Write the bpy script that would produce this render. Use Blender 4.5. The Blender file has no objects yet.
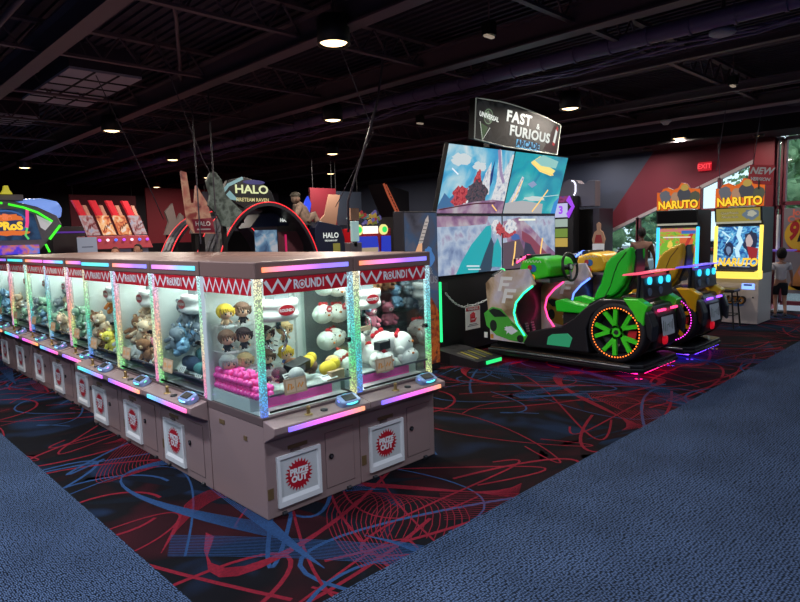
import bpy, bmesh, math, random
from mathutils import Matrix, Vector
PI = math.pi
R_ = random.Random(7)
C = bpy.context.scene.collection
SC = bpy.context.scene

# ------------------------------------------------------------ camera
cam = bpy.data.cameras.new('camera'); co = bpy.data.objects.new('camera', cam); C.objects.link(co)
cam.sensor_width = 36; cam.lens = 36 * 614 / 800; cam.clip_end = 400; cam.clip_start = 0.05
co.matrix_world = Matrix(((0.713, 0.097, -0.695, 0), (-0.701, 0.056, -0.711, 0), (-0.031, 0.994, 0.108, 1.75), (0, 0, 0, 1))).normalized()
SC.camera = co
SC.view_settings.view_transform = 'Standard'; SC.view_settings.look = 'None'
SC.view_settings.exposure = 0.0; SC.view_settings.gamma = 1.0; SC.view_settings.use_curve_mapping = False
SC.cycles.transparent_max_bounces = 32
SC.cycles.max_bounces = 7
SC.cycles.sample_clamp_indirect = 4

# ------------------------------------------------------------ world
w = bpy.data.worlds.new('world'); SC.world = w; w.use_nodes = True
wn = w.node_tree; bg = wn.nodes['Background']
bg.inputs[0].default_value = (.72, .84, 1.0, 1); bg.inputs[1].default_value = 2.2      # overcast sky

def lin(c):
    return tuple(((v / 255) / 12.92 if v / 255 <= .04045 else ((v / 255 + .055) / 1.055) ** 2.4) for v in c)

# ------------------------------------------------------------ lights of the room: recessed drum downlights
def lamp(name, loc, power, size=.3, color=(255, 240, 225), rot=(0, 0, 0), shape='DISK', sy=None, spread=3.1):
    l = bpy.data.lights.new(name, 'AREA'); l.shape = shape; l.size = size
    if sy: l.size_y = sy
    l.energy = power; l.color = lin(color); l.spread = spread
    o = bpy.data.objects.new(name, l); C.objects.link(o); o.location = loc; o.rotation_euler = rot
    return o
DOWN = [(3.67, 4.52, 3.6, 48), (5.98, 7.46, 3.6, 48), (8.36, 10.49, 3.6, 48), (10.9, 13.8, 3.6, 48), (13.5, 17.1, 3.6, 48),
        (8.24, 4.78, 3.6, 44), (12.87, 5.03, 3.6, 40), (3.71, 10.13, 3.6, 48), (3.86, 15.9, 3.6, 48), (6.0, 13.03, 3.6, 48),
        (8.46, 16.25, 3.6, 44), (8.49, 19.75, 3.6, 44), (0.9, 7.5, 3.6, 40)]
HIDDEN = [(0.2, 4.2, 3.6, 76), (1.7, 0.9, 3.6, 36), (4.6, 0.9, 3.6, 22), (7.6, 1.1, 3.6, 14), (10.8, 1.0, 3.6, 18), (-1.5, 1.6, 3.6, 72), (-1.0, 8.2, 3.6, 50), (0.2, -1.8, 3.6, 50), (11.0, 7.6, 3.6, 40)]  # unseen fixtures out of view, some added as general fill for the dark hall
for x, y, z, p in DOWN: lamp('downlight_glow', (x, y, z - .135), p * 1.5, .16)
for x, y, z, p in HIDDEN: lamp('downlight_glow', (x, y, z - .135), p * 1.45, .3, (225, 235, 255))
SOFFIT = [(13.4, 7.05, 3.42), (13.4, 5.85, 3.42), (13.4, 3.7, 3.42)]
for x, y, z in SOFFIT: lamp('downlight_glow', (x - .15, y, z - .05), 13, .12)

# ------------------------------------------------------------ materials
MATS = {}
def mat(name, col=(128, 128, 128), rough=.5, metal=0., emit=None, es=1., noise=None, bump=None, spec=.5, coat=0):
    if name in MATS: return MATS[name]
    m = bpy.data.materials.new(name); m.use_nodes = True; MATS[name] = m
    nt = m.node_tree; b = nt.nodes['Principled BSDF']
    b.inputs['Base Color'].default_value = (*lin(col), 1); b.inputs['Roughness'].default_value = rough
    b.inputs['Metallic'].default_value = metal; b.inputs['Specular IOR Level'].default_value = spec
    if coat: b.inputs['Coat Weight'].default_value = coat
    if emit:
        b.inputs['Emission Color'].default_value = (*lin(emit), 1); b.inputs['Emission Strength'].default_value = es
    tc = None
    if noise:
        sc, amt, c2 = noise
        tc = nt.nodes.new('ShaderNodeTexCoord'); n = nt.nodes.new('ShaderNodeTexNoise'); n.inputs['Scale'].default_value = sc
        n.inputs['Detail'].default_value = 4
        mx = nt.nodes.new('ShaderNodeMix'); mx.data_type = 'RGBA'
        mr = nt.nodes.new('ShaderNodeMapRange'); mr.inputs[1].default_value = .35; mr.inputs[2].default_value = .65; mr.inputs[4].default_value = amt
        nt.links.new(tc.outputs['Object'], n.inputs['Vector']); nt.links.new(n.outputs[0], mr.inputs[0]); nt.links.new(mr.outputs[0], mx.inputs[0])
        mx.inputs[6].default_value = (*lin(col), 1); mx.inputs[7].default_value = (*lin(c2), 1)
        nt.links.new(mx.outputs[2], b.inputs['Base Color'])
    if bump:
        sc, st = bump
        tc = tc or nt.nodes.new('ShaderNodeTexCoord'); n = nt.nodes.new('ShaderNodeTexNoise'); n.inputs['Scale'].default_value = sc
        bp = nt.nodes.new('ShaderNodeBump'); bp.inputs['Strength'].default_value = st; bp.inputs['Distance'].default_value = .02
        nt.links.new(tc.outputs['Object'], n.inputs['Vector']); nt.links.new(n.outputs[0], bp.inputs['Height']); nt.links.new(bp.outputs[0], b.inputs['Normal'])
    return m
def glow(name, col, s=1.):
    return mat('glow_' + name, (20, 20, 20), .4, 0, col, s)
def led(name, cols, axis=2, s=2., sparkle=0, stripes=0):
    """a light strip whose diodes change colour along the strip"""
    key = 'led_' + name
    if key in MATS: return MATS[key]
    m = bpy.data.materials.new(key); m.use_nodes = True; MATS[key] = m
    nt = m.node_tree; b = nt.nodes['Principled BSDF']; b.inputs['Base Color'].default_value = (.25, .25, .25, 1)
    b.inputs['Roughness'].default_value = .3
    tc = nt.nodes.new('ShaderNodeTexCoord'); sp = nt.nodes.new('ShaderNodeSeparateXYZ'); r = nt.nodes.new('ShaderNodeValToRGB')
    nt.links.new(tc.outputs['Generated'], sp.inputs[0]); nt.links.new(sp.outputs[axis], r.inputs[0])
    el = r.color_ramp.elements
    while len(el) < len(cols): el.new(.5)
    for i, c in enumerate(cols):
        el[i].position = i / (len(cols) - 1); el[i].color = (*lin(c), 1)
    nt.links.new(r.outputs[0], b.inputs['Emission Color']); b.inputs['Emission Strength'].default_value = s
    if sparkle:
        v = nt.nodes.new('ShaderNodeTexVoronoi'); v.inputs['Scale'].default_value = sparkle
        mr = nt.nodes.new('ShaderNodeMapRange'); mr.inputs[1].default_value = .15; mr.inputs[2].default_value = .6
        mr.inputs[3].default_value = s * 2.2; mr.inputs[4].default_value = s * .35
        nt.links.new(tc.outputs['Object'], v.inputs['Vector']); nt.links.new(v.outputs['Distance'], mr.inputs[0]); nt.links.new(mr.outputs[0], b.inputs['Emission Strength'])
    return m
def ramp_mat(name, cols, scale=3., es=1., kind='noise', coord='Object', detail=4, dist=0):
    """printed or shown picture area made of cloudy colour fields; es > 0 makes it glow"""
    if name in MATS: return MATS[name]
    m = bpy.data.materials.new(name); m.use_nodes = True; MATS[name] = m
    nt = m.node_tree; b = nt.nodes['Principled BSDF']; tc = nt.nodes.new('ShaderNodeTexCoord')
    n = nt.nodes.new('ShaderNodeTexNoise'); n.inputs['Scale'].default_value = scale; n.inputs['Detail'].default_value = detail; n.inputs['Distortion'].default_value = dist
    r = nt.nodes.new('ShaderNodeValToRGB'); el = r.color_ramp.elements
    while len(el) < len(cols): el.new(.5)
    for i, c in enumerate(cols):
        el[i].position = .3 + .4 * i / (len(cols) - 1); el[i].color = (*lin(c), 1)
    nt.links.new(tc.outputs[coord], n.inputs['Vector']); nt.links.new(n.outputs[0], r.inputs[0])
    if es > 0:
        b.inputs['Base Color'].default_value = (.02, .02, .02, 1); nt.links.new(r.outputs[0], b.inputs['Emission Color']); b.inputs['Emission Strength'].default_value = es
    else: nt.links.new(r.outputs[0], b.inputs['Base Color'])
    b.inputs['Roughness'].default_value = .6; b.inputs['Specular IOR Level'].default_value = .2
    return m
def glass_mat(name, tint=(240, 250, 247), refl=.06, lo=None, hi=None):
    m = bpy.data.materials.new(name); m.use_nodes = True; MATS[name] = m
    nt = m.node_tree; nt.nodes.remove(nt.nodes['Principled BSDF']); out = nt.nodes['Material Output']
    t = nt.nodes.new('ShaderNodeBsdfTransparent'); t.inputs[0].default_value = (*lin(tint), 1)
    g = nt.nodes.new('ShaderNodeBsdfGlossy'); g.inputs['Roughness'].default_value = .03
    lw = nt.nodes.new('ShaderNodeLayerWeight'); lw.inputs[0].default_value = .35
    mr = nt.nodes.new('ShaderNodeMapRange'); mr.inputs[3].default_value = lo if lo is not None else refl * .5; mr.inputs[4].default_value = hi if hi is not None else refl * 6
    mx = nt.nodes.new('ShaderNodeMixShader')
    nt.links.new(lw.outputs['Facing'], mr.inputs[0]); nt.links.new(mr.outputs[0], mx.inputs[0]); nt.links.new(t.outputs[0], mx.inputs[1]); nt.links.new(g.outputs[0], mx.inputs[2])
    nt.links.new(mx.outputs[0], out.inputs[0])
    return m
GLASS = glass_mat('clear_glass', (244, 250, 248), .035); SILVERED = glass_mat('silvered_glass', (190, 196, 198), lo=.38, hi=.6); WGLASS = glass_mat('window_glass', (225, 235, 232), .05)

# ------------------------------------------------------------ mesh builder
class MB:
    def __init__(s): s.v = []; s.f = []; s.m = []; s.sm = []; s.mats = []
    def mi(s, m):
        if m not in s.mats: s.mats.append(m)
        return s.mats.index(m)
    def add(s, vs, fs, m, smooth=False, M=None):
        o = len(s.v); k = s.mi(m)
        for p in vs: s.v.append(tuple(M @ Vector(p)) if M is not None else tuple(p))
        for f in fs: s.f.append([o + i for i in f]); s.m.append(k); s.sm.append(smooth)
        return s
    def box(s, a, b, m, M=None):
        x0, y0, z0 = a; x1, y1, z1 = b
        return s.add([(x0, y0, z0), (x1, y0, z0), (x1, y1, z0), (x0, y1, z0), (x0, y0, z1), (x1, y0, z1), (x1, y1, z1), (x0, y1, z1)],
              [(0, 3, 2, 1), (4, 5, 6, 7), (0, 1, 5, 4), (1, 2, 6, 5), (2, 3, 7, 6), (3, 0, 4, 7)], m, M=M)
    def prism(s, poly, ax, a0, a1, m, M=None):
        def P(u, v, w): return (w, u, v) if ax == 'x' else ((u, w, v) if ax == 'y' else (u, v, w))
        n = len(poly); vs = [P(u, v, a0) for u, v in poly] + [P(u, v, a1) for u, v in poly]
        fs = [tuple(range(n))[::-1], tuple(range(n, 2 * n))] + [(i, (i + 1) % n, n + (i + 1) % n, n + i) for i in range(n)]
        return s.add(vs, fs, m, M=M)
    def flat(s, poly, m, M=None, z=0):
        return s.add([(u, v, z) for u, v in poly], [tuple(range(len(poly)))], m, M=M)
    def tube(s, path, r, m, n=8, M=None, closed=False):
        P = [Vector(p) for p in path]; N = len(P); rr = r if isinstance(r, (list, tuple)) else [r] * N
        vs = []; up = None
        for i, p in enumerate(P):
            if closed: d = P[(i + 1) % N] - P[i - 1]
            else: d = P[min(i + 1, N - 1)] - P[max(i - 1, 0)]
            d.normalize()
            if up is None: up = Vector((0, 0, 1)) if abs(d.z) < .9 else Vector((1, 0, 0))
            a = d.cross(up)
            if a.length < 1e-4: a = d.cross(Vector((0, 1, 0)))
            a.normalize(); b = a.cross(d); up = b
            for k in range(n):
                t = 2 * PI * k / n; vs.append(p + (a * math.cos(t) + b * math.sin(t)) * rr[i])
        fs = []
        L = N if closed else N - 1
        for i in range(L):
            j = (i + 1) % N
            for k in range(n): fs.append((i * n + k, i * n + (k + 1) % n, j * n + (k + 1) % n, j * n + k))
        s.add(vs, fs, m, True, M)
        if not closed: s.add(vs[:n], [tuple(range(n))], m, False, M); s.add(vs[-n:], [tuple(range(n))[::-1]], m, False, M)
        return s
    def cyl(s, p0, p1, r, m, n=20, r2=None, M=None):
        return s.tube([p0, p1], [r, r if r2 is None else r2], m, n, M)
    def ell(s, c, r, m, seg=14, rings=8, M=None, rot=None, fn=None):
        vs = []; fs = []
        for i in range(rings + 1):
            ph = PI * i / rings
            for k in range(seg):
                th = 2 * PI * k / seg
                p = Vector((math.sin(ph) * math.cos(th), math.sin(ph) * math.sin(th), math.cos(ph)))
                if fn: p = fn(p)
                p = Vector((p.x * r[0], p.y * r[1], p.z * r[2]))
                if rot is not None: p = rot @ p
                vs.append(p + Vector(c))
        for i in range(rings):
            for k in range(seg): fs.append((i * seg + k, (i + 1) * seg + k, (i + 1) * seg + (k + 1) % seg, i * seg + (k + 1) % seg))
        return s.add(vs, fs, m, True, M)
    def lathe(s, prof, m, n=24, M=None, smooth=True, mats=None):
        """profile of (radius, height) turned round z"""
        vs = [(r * math.cos(2 * PI * k / n), r * math.sin(2 * PI * k / n), z) for r, z in prof for k in range(n)]
        fs = [(i * n + k, i * n + (k + 1) % n, (i + 1) * n + (k + 1) % n, (i + 1) * n + k) for i in range(len(prof) - 1) for k in range(n)]
        return s.add(vs, fs, m, smooth, M)
    def text(s, t, m, M, size=.1, ext=0., bold=0., align='CENTER', sx=1., shear=0., space=1.):
        cu = bpy.data.curves.new('t', 'FONT'); cu.body = t; cu.size = size; cu.extrude = ext; cu.offset = bold; cu.align_x = align; cu.align_y = 'CENTER'
        cu.shear = shear; cu.space_character = space; cu.resolution_u = 3
        o = bpy.data.objects.new('t', cu); C.objects.link(o); bpy.context.view_layer.update()
        me = bpy.data.meshes.new_from_object(o)
        S = M @ Matrix.Diagonal((sx, 1, 1, 1))
        s.add([v.co.copy() for v in me.vertices], [tuple(p.vertices) for p in me.polygons], m, False, S)
        bpy.data.objects.remove(o); bpy.data.curves.remove(cu); bpy.data.meshes.remove(me)
        return s
    def stroke(s, pts, wd, m, M=None, z=0):
        P = [Vector((p[0], p[1])) for p in pts]; N = len(P); L = []; Rr = []
        for i, p in enumerate(P):
            d = (P[min(i + 1, N - 1)] - P[max(i - 1, 0)]).normalized(); q = Vector((-d.y, d.x)) * (wd / 2 if not isinstance(wd, (list, tuple)) else wd[i] / 2)
            L.append((p.x + q.x, p.y + q.y, z)); Rr.append((p.x - q.x, p.y - q.y, z))
        return s.add(L + Rr, [(N + i, N + i + 1, i + 1, i) for i in range(N - 1)], m, M=M)
    def disc(s, c, r, m, M=None, z=0, n=24, ry=None):
        ry = ry or r
        return s.flat([(c[0] + r * math.cos(2 * PI * k / n), c[1] + ry * math.sin(2 * PI * k / n)) for k in range(n)], m, M, z)
    def build(s, name, parent=None, bevel=0, loc=None, rot=None, seg=2):
        me = bpy.data.meshes.new(name); me.from_pydata([tuple(v) for v in s.v], [], s.f)
        for m in s.mats: me.materials.append(m)
        me.polygons.foreach_set('material_index', s.m); me.polygons.foreach_set('use_smooth', s.sm); me.update()
        o = bpy.data.objects.new(name, me); C.objects.link(o)
        if parent is not None: o.parent = parent
        if loc is not None: o.location = loc
        if rot is not None: o.rotation_euler = rot
        if bevel:
            b = o.modifiers.new('bevel', 'BEVEL'); b.width = bevel; b.segments = seg; b.limit_method = 'ANGLE'; b.angle_limit = .7; b.harden_normals = False
        return o
def frame(origin, u, v):
    u = Vector(u).normalized(); v = Vector(v); v = (v - u * v.dot(u)).normalized(); n = u.cross(v)
    M = Matrix.Identity(4)
    for i in range(3): M[i][0] = u[i]; M[i][1] = v[i]; M[i][2] = n[i]; M[i][3] = origin[i]
    return M
def FY(x, y, z): return frame((x, y, z), (1, 0, 0), (0, 0, 1))          # a sheet facing -y
def FX(x, y, z): return frame((x, y, z), (0, -1, 0), (0, 0, 1))         # a sheet facing -x
def thing(name, label, cat, loc=(0, 0, 0), rz=0, group=None):
    o = bpy.data.objects.new(name, None); C.objects.link(o); o.empty_display_size = .1
    o.location = loc; o.rotation_euler = (0, 0, rz); tag(o, label, cat, group); return o
def tag(o, label, cat, group=None):
    o['label'] = label; o['category'] = cat
    if group: o['group'] = group
    return o
def struct(o): o['kind'] = 'structure'; return o
def dup(root, loc=None, rz=None, label=None, group=None):
    r = root.copy(); C.objects.link(r)
    if loc is not None: r.location = loc
    if rz is not None: r.rotation_euler = rz if isinstance(rz, tuple) else (0, 0, rz)
    if label: r['label'] = label
    if group: r['group'] = group
    for ch in list(root.children):
        c = ch.copy(); C.objects.link(c); c.parent = r
        for g in list(ch.children):
            d = g.copy(); C.objects.link(d); d.parent = c
    return r

black = mat('black_plastic', (14, 14, 17), .45); dark = mat('dark_grey', (38, 38, 42), .5); white = mat('white_plastic', (226, 228, 226), .4)
chrome = mat('chrome', (200, 200, 205), .2, 1); steel = mat('steel', (140, 142, 148), .35, .9)
# ============================================================ SETTING
def carpet_base():
    m = bpy.data.materials.new('swirl_carpet_ground'); m.use_nodes = True; nt = m.node_tree; b = nt.nodes['Principled BSDF']
    b.inputs['Roughness'].default_value = .95; b.inputs['Specular IOR Level'].default_value = .1
    tc = nt.nodes.new('ShaderNodeTexCoord')
    n1 = nt.nodes.new('ShaderNodeTexNoise'); n1.inputs['Scale'].default_value = .9; n1.inputs['Detail'].default_value = 2; n1.inputs['Distortion'].default_value = 1.2
    r1 = nt.nodes.new('ShaderNodeValToRGB'); e = r1.color_ramp.elements
    for i in range(3): e.new(.5)
    for i, (p, c) in enumerate([(.33, (20, 34, 56)), (.43, (12, 11, 16)), (.52, (11, 9, 13)), (.6, (32, 10, 15)), (.72, (48, 13, 20))]): e[i].position = p; e[i].color = (*lin(c), 1)
    n2 = nt.nodes.new('ShaderNodeTexNoise'); n2.inputs['Scale'].default_value = 220; mr = nt.nodes.new('ShaderNodeMapRange'); mr.inputs[1].default_value = .3; mr.inputs[2].default_value = .7; mr.inputs[3].default_value = .45; mr.inputs[4].default_value = 1.5
    mx = nt.nodes.new('ShaderNodeMix'); mx.data_type = 'RGBA'; mx.blend_type = 'MULTIPLY'; mx.inputs[0].default_value = 1
    nt.links.new(tc.outputs['Object'], n1.inputs['Vector']); nt.links.new(tc.outputs['Object'], n2.inputs['Vector'])
    nt.links.new(n1.outputs[0], r1.inputs[0]); nt.links.new(n2.outputs[0], mr.inputs[0]); nt.links.new(r1.outputs[0], mx.inputs[6]); nt.links.new(mr.outputs[0], mx.inputs[7])
    nt.links.new(mx.outputs[2], b.inputs['Base Color'])
    return m
def blue_carpet():
    m = bpy.data.materials.new('blue_loop_carpet'); m.use_nodes = True; nt = m.node_tree; b = nt.nodes['Principled BSDF']
    b.inputs['Roughness'].default_value = .95; b.inputs['Specular IOR Level'].default_value = .1
    tc = nt.nodes.new('ShaderNodeTexCoord')
    mp = nt.nodes.new('ShaderNodeMapping'); mp.inputs['Scale'].default_value = (95, 55, 1)
    v = nt.nodes.new('ShaderNodeTexVoronoi'); v.voronoi_dimensions = '2D'; v.inputs['Scale'].default_value = 1; v.inputs['Randomness'].default_value = .55
    r = nt.nodes.new('ShaderNodeValToRGB'); e = r.color_ramp.elements
    e.new(.5)
    for i, (p, c) in enumerate([(.12, (84, 102, 134)), (.42, (38, 50, 70)), (.68, (6, 9, 14))]): e[i].position = p; e[i].color = (*lin(c), 1)
    n = nt.nodes.new('ShaderNodeTexNoise'); n.inputs['Scale'].default_value = 1.7; n.inputs['Detail'].default_value = 8; n.inputs['Roughness'].default_value = .7
    mr = nt.nodes.new('ShaderNodeMapRange'); mr.inputs[1].default_value = .3; mr.inputs[2].default_value = .7; mr.inputs[3].default_value = .7; mr.inputs[4].default_value = 1.2
    mx = nt.nodes.new('ShaderNodeMix'); mx.data_type = 'RGBA'; mx.blend_type = 'MULTIPLY'; mx.inputs[0].default_value = 1
    nt.links.new(tc.outputs['Object'], mp.inputs[0]); nt.links.new(mp.outputs[0], v.inputs['Vector']); nt.links.new(v.outputs['Distance'], r.inputs[0])
    nt.links.new(tc.outputs['Object'], n.inputs['Vector']); nt.links.new(n.outputs[0], mr.inputs[0]); nt.links.new(r.outputs[0], mx.inputs[6]); nt.links.new(mr.outputs[0], mx.inputs[7])
    nt.links.new(mx.outputs[2], b.inputs['Base Color'])
    bp = nt.nodes.new('ShaderNodeBump'); bp.inputs['Strength'].default_value = .6; bp.inputs['Distance'].default_value = .004; bp.invert = True
    nt.links.new(v.outputs['Distance'], bp.inputs['Height']); nt.links.new(bp.outputs[0], b.inputs['Normal'])
    return m
red_y = mat('red_carpet_yarn', (118, 24, 38), .95, noise=(60, .6, (84, 18, 32)), spec=.1)
blue_y = mat('blue_carpet_yarn', (40, 68, 106), .95, noise=(60, .6, (30, 50, 82)), spec=.1)
X1, Y1, Y2 = 14.0, 22.0, 2.28
fl = MB()
fl.add([(1.0, Y2 - .2, 0), (X1, Y2 - .2, 0), (X1, Y1, 0), (1.0, Y1, 0)], [(0, 1, 2, 3)], carpet_base())
def bez(a, b, c, d, n=26):
    out = []
    for i in range(n + 1):
        t = i / n; q = 1 - t
        out.append((q**3 * a[0] + 3 * q * q * t * b[0] + 3 * q * t * t * c[0] + t**3 * d[0], q**3 * a[1] + 3 * q * q * t * b[1] + 3 * q * t * t * c[1] + t**3 * d[1]))
    return out
fr = random.Random(41)
def rp(s=1.): return (fr.uniform(0, 3.2), fr.uniform(0, 3.2))
TILE = 3.2; tile = []
red_d = mat('dim_red_carpet_yarn', (30, 10, 15), .95, noise=(260, 1., (10, 7, 10)), spec=.1); blue_d = mat('dim_blue_carpet_yarn', (14, 21, 32), .95, noise=(260, 1., (8, 8, 12)), spec=.1)
for k in range(8):          # broad dim sweeps under the lines
    a = rp(); d = rp(); b = (a[0] + fr.uniform(-1.6, 1.6), a[1] + fr.uniform(-1.6, 1.6)); c = (d[0] + fr.uniform(-1.6, 1.6), d[1] + fr.uniform(-1.6, 1.6)); w0 = fr.uniform(.08, .2)
    pts = bez(a, b, c, d); tile.append((pts, [w0 * abs(math.sin(PI * i / (len(pts) - 1))) ** .6 + .01 for i in range(len(pts))], red_d if k % 2 else blue_d))
for k in range(24):         # swooping plain ribbons and loops
    a = rp(); d = rp(); b = (a[0] + fr.uniform(-2.2, 2.2), a[1] + fr.uniform(-2.2, 2.2)); c = (d[0] + fr.uniform(-2.2, 2.2), d[1] + fr.uniform(-2.2, 2.2))
    tile.append((bez(a, b, c, d), fr.choice([.018, .026, .014]), red_y if k % 5 < 3 else blue_y))
for k in range(4):
    c0 = rp(); r0 = fr.uniform(.25, .6); e0 = fr.uniform(.6, 1)
    tile.append(([(c0[0] + r0 * math.cos(t * PI / 16), c0[1] + r0 * e0 * math.sin(t * PI / 16)) for t in range(fr.randint(22, 33))], .024, red_y if k % 2 else blue_y))
for k in range(9):          # fans of fine lines
    a = rp(); d = rp(); b = (a[0] + fr.uniform(-1.6, 1.6), a[1] + fr.uniform(-1.6, 1.6)); c = (d[0] + fr.uniform(-1.6, 1.6), d[1] + fr.uniform(-1.6, 1.6))
    o1 = (fr.uniform(-.5, .5), fr.uniform(-.5, .5)); o2 = (fr.uniform(-.7, .7), fr.uniform(-.7, .7)); o3 = (fr.uniform(-.3, .3), fr.uniform(-.3, .3))
    mm = red_y if k % 9 < 5 else blue_y
    for j in range(14):
        t = j / 14
        tile.append((bez((a[0] + o3[0] * t, a[1] + o3[1] * t), (b[0] + o1[0] * t, b[1] + o1[1] * t), (c[0] + o2[0] * t, c[1] + o2[1] * t), (d[0] + o1[0] * t, d[1] + o1[1] * t), 18), .0056, mm))
for ix in range(-1, 5):
    for iy in range(0, 5):
        ox, oy = 1.0 + ix * TILE, 1.9 + iy * TILE
        if ox + oy > 20: continue
        for q, (pts, wd, mm) in enumerate(tile):
            seg = []; ws = []
            for qi, (px, py) in enumerate(pts):
                if (ix + iy) % 2: px, py = TILE - px, py
                X, Y = px + ox, py + oy
                if 1.05 < X < 13.9 and 2.12 < Y < 21: seg.append((X, Y)); ws.append(wd[qi] if isinstance(wd, list) else wd)
                else:
                    if len(seg) > 1: fl.stroke(seg, ws, mm, None, .0006 + q * .000012)
                    seg = []; ws = []
            if len(seg) > 1: fl.stroke(seg, ws, mm, None, .0006 + q * .000012)
struct(fl.build('floor'))
bl = MB()
bl.box((-5, -3, -.05), (1.21, 22, .004), blue_carpet()); bl.box((1.21, -3, -.05), (14, Y2, .004), bl.mats[0])
struct(bl.build('floor'))

# ------- walls
wp = mat('wine_red_wall_paint', (112, 34, 54), .7, bump=(40, .05)); wb = mat('slate_blue_wall_paint', (72, 80, 102), .7, bump=(40, .05))
wdk = mat('dark_wall_paint', (24, 20, 30), .8); col_red = mat('column_red_paint', (112, 20, 36), .6); frame_red = mat('window_frame_red', (116, 44, 60), .5)
WX = 14.0
def slant(y): return 4.72 - .4335 * y if y > 3.9 else 4.72 - .4335 * 3.9      # top line of the raked windows
wr = MB()
Yl = 7.75
zl = slant(Yl)
# wall_right: solid above the raked window line and beyond it; blue field, red field meeting on a diagonal
def wallpoly(pts, m): wr.prism([(y, z) for y, z in pts], 'x', WX, WX + .2, m)
d0, d1 = 7.25, 5.6      # diagonal of the two paint colours at its foot and its head
wallpoly([(8.3, 0), (22, 0), (22, 4.0), (d1, 4.0), (d0, 1.75), (7.45, slant(7.45)), (8.3, slant(7.45))], wb)
wallpoly([(7.45, slant(7.45)), (d0, 1.75), (d1, 4.0), (3.75, 4.0), (3.75, slant(3.9)), (3.9, slant(3.9))], wp)
wallpoly([(7.45, 0), (8.3, 0), (8.3, slant(7.45)), (7.45, slant(7.45))], wp)
wallpoly([(-3, 3.45), (3.75, 3.45), (3.75, 4.0), (-3, 4.0)], wdk)
wallpoly([(-3, 0), (1.2, 0), (1.2, 3.45), (-3, 3.45)], wp)
struct(wr.build('wall_right'))
struct(MB().box((WX - .12, 3.58, 0), (WX + .2, 3.95, 4.0), col_red).build('trim_1', bevel=.01))
struct(MB().box((-5, 22, 0), (14.2, 22.2, 4.2), wdk).build('wall_back'))
struct(MB().box((-5.2, -3, 0), (-5, 22.2, 4.2), wdk).build('wall_left'))
struct(MB().box((-5.2, -3.2, 0), (14.2, -3, 4.2), wdk).build('wall_front'))
# windows: raked row
def window(n, panes, frames, sillz=None):
    f = MB(); 
    for a, b in frames: f.prism([], 'x', 0, 0, frame_red) if False else None
    return f
def bar(mb, y0, z0, y1, z1, t, m, x0=WX - .02, x1=WX + .1):
    d = Vector((y1 - y0, z1 - z0)).normalized(); q = Vector((-d.y, d.x)) * t / 2
    mb.prism([(y0 + q.x, z0 + q.y), (y0 - q.x, z0 - q.y), (y1 - q.x, z1 - q.y), (y1 + q.x, z1 + q.y)], 'x', x0, x1, m)
wyt = mat('window_trim_white', (178, 168, 172), .5)
def make_window(n, ya, yb, ztop, zs, mull, trans):
    """ya > yb; ztop is a function of y"""
    pane = MB().prism([(ya, zs), (yb, zs), (yb, ztop(yb)), (ya, ztop(ya))], 'x', WX + .04, WX + .05, WGLASS).build('window_%d' % n); struct(pane)
    f = MB(); bar(f, ya, ztop(ya), yb, ztop(yb), .07, wyt)
    for y in (ya, yb): bar(f, y, zs, y, ztop(y), .06, frame_red)
    bar(f, ya, zs, yb, zs, .08, frame_red)
    for y in mull: bar(f, y, zs, y, ztop(y), .07, frame_red)
    for z, y0, y1 in trans: bar(f, y0, z, y1, z, .07, frame_red)
    f.build('window_frame', pane)
    return pane
make_window(1, 7.4, 6.38, slant, .15, [], [(.95, 7.4, 6.38)])
make_window(2, 6.36, 5.02, slant, .15, [5.7], [(1.45, 5.7, 5.02)])
make_window(3, 5.0, 3.97, slant, .15, [4.62], [(2.06, 5.0, 3.97), (1.22, 5.0, 3.97)])
make_window(4, 3.57, 3.47, lambda y: 3.38, .15, [], [(2.05, 3.57, 3.47)])
make_window(5, 3.43, 1.2, lambda y: 3.38, .15, [2.2], [(2.12, 3.43, 1.2)])

# ------- ceiling: black deck, beams, joists, ducts, pipes
cdk = mat('black_ceiling_paint', (62, 50, 66), .8, noise=(3, .5, (44, 36, 50))); cbm = mat('ceiling_steel_paint', (96, 76, 84), .55); cpurp = mat('ceiling_pipe_lit_purple', (110, 94, 136), .45)  # pipe purple is coloured light put into the base colour of duct and cables
ce = MB(); ce.box((-5.2, -3.2, 4.15), (14.2, 22.2, 4.3), cdk)
for i in range(160):        # corrugated deck ribs
    x = -5 + i * .12
    ce.box((x, -3, 4.12), (x + .05, 22, 4.15), cdk)
struct(ce.build('ceiling'))
def beam(x, z, h=.22, wd=.14, m=cbm, name='ceiling_beam', y0=-3, y1=22):
    t = .02
    b = MB(); b.box((x - wd / 2, y0, z), (x + wd / 2, y1, z + t), m); b.box((x - wd / 2, y0, z + h - t), (x + wd / 2, y1, z + h), m); b.box((x - t / 2, y0, z + t), (x + t / 2, y1, z + h - t), m)
    return struct(b.build(name))
for x in (1.99, 3.79, 5.56): beam(x, 3.62, .26, .16)
beam(7.36, 3.6, .1, .08); beam(9.63, 3.6, .12, .08); beam(11.25, 3.6, .2, .3)
sf = MB().box((12.9, -3, 3.42), (13.98, 22, 4.1), mat('soffit_paint', (26, 22, 28), .8)); struct(sf.build('ceiling_soffit'))
for y in (1.2, 3.2, 5.2, 7.2, 9.2, 11.2, 13.2, 15.2, 17.2):       # open web joists across
    j = MB(); j.box((-5, y - .04, 4.0), (12.9, y + .04, 4.04), cbm); j.box((-5, y - .03, 3.72), (12.9, y + .03, 3.75), cbm)
    for k in range(44):
        x = -5 + k * .4
        j.tube([(x, y, 3.74), (x + .2, y, 4.01)], .012, cbm, 5); j.tube([(x + .2, y, 4.01), (x + .4, y, 3.74)], .012, cbm, 5)
    struct(j.build('ceiling_joist'))
du = MB(); du.tube([(6.55, -3, 3.72), (6.55, 22, 3.72)], .085, cpurp, 14)
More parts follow.
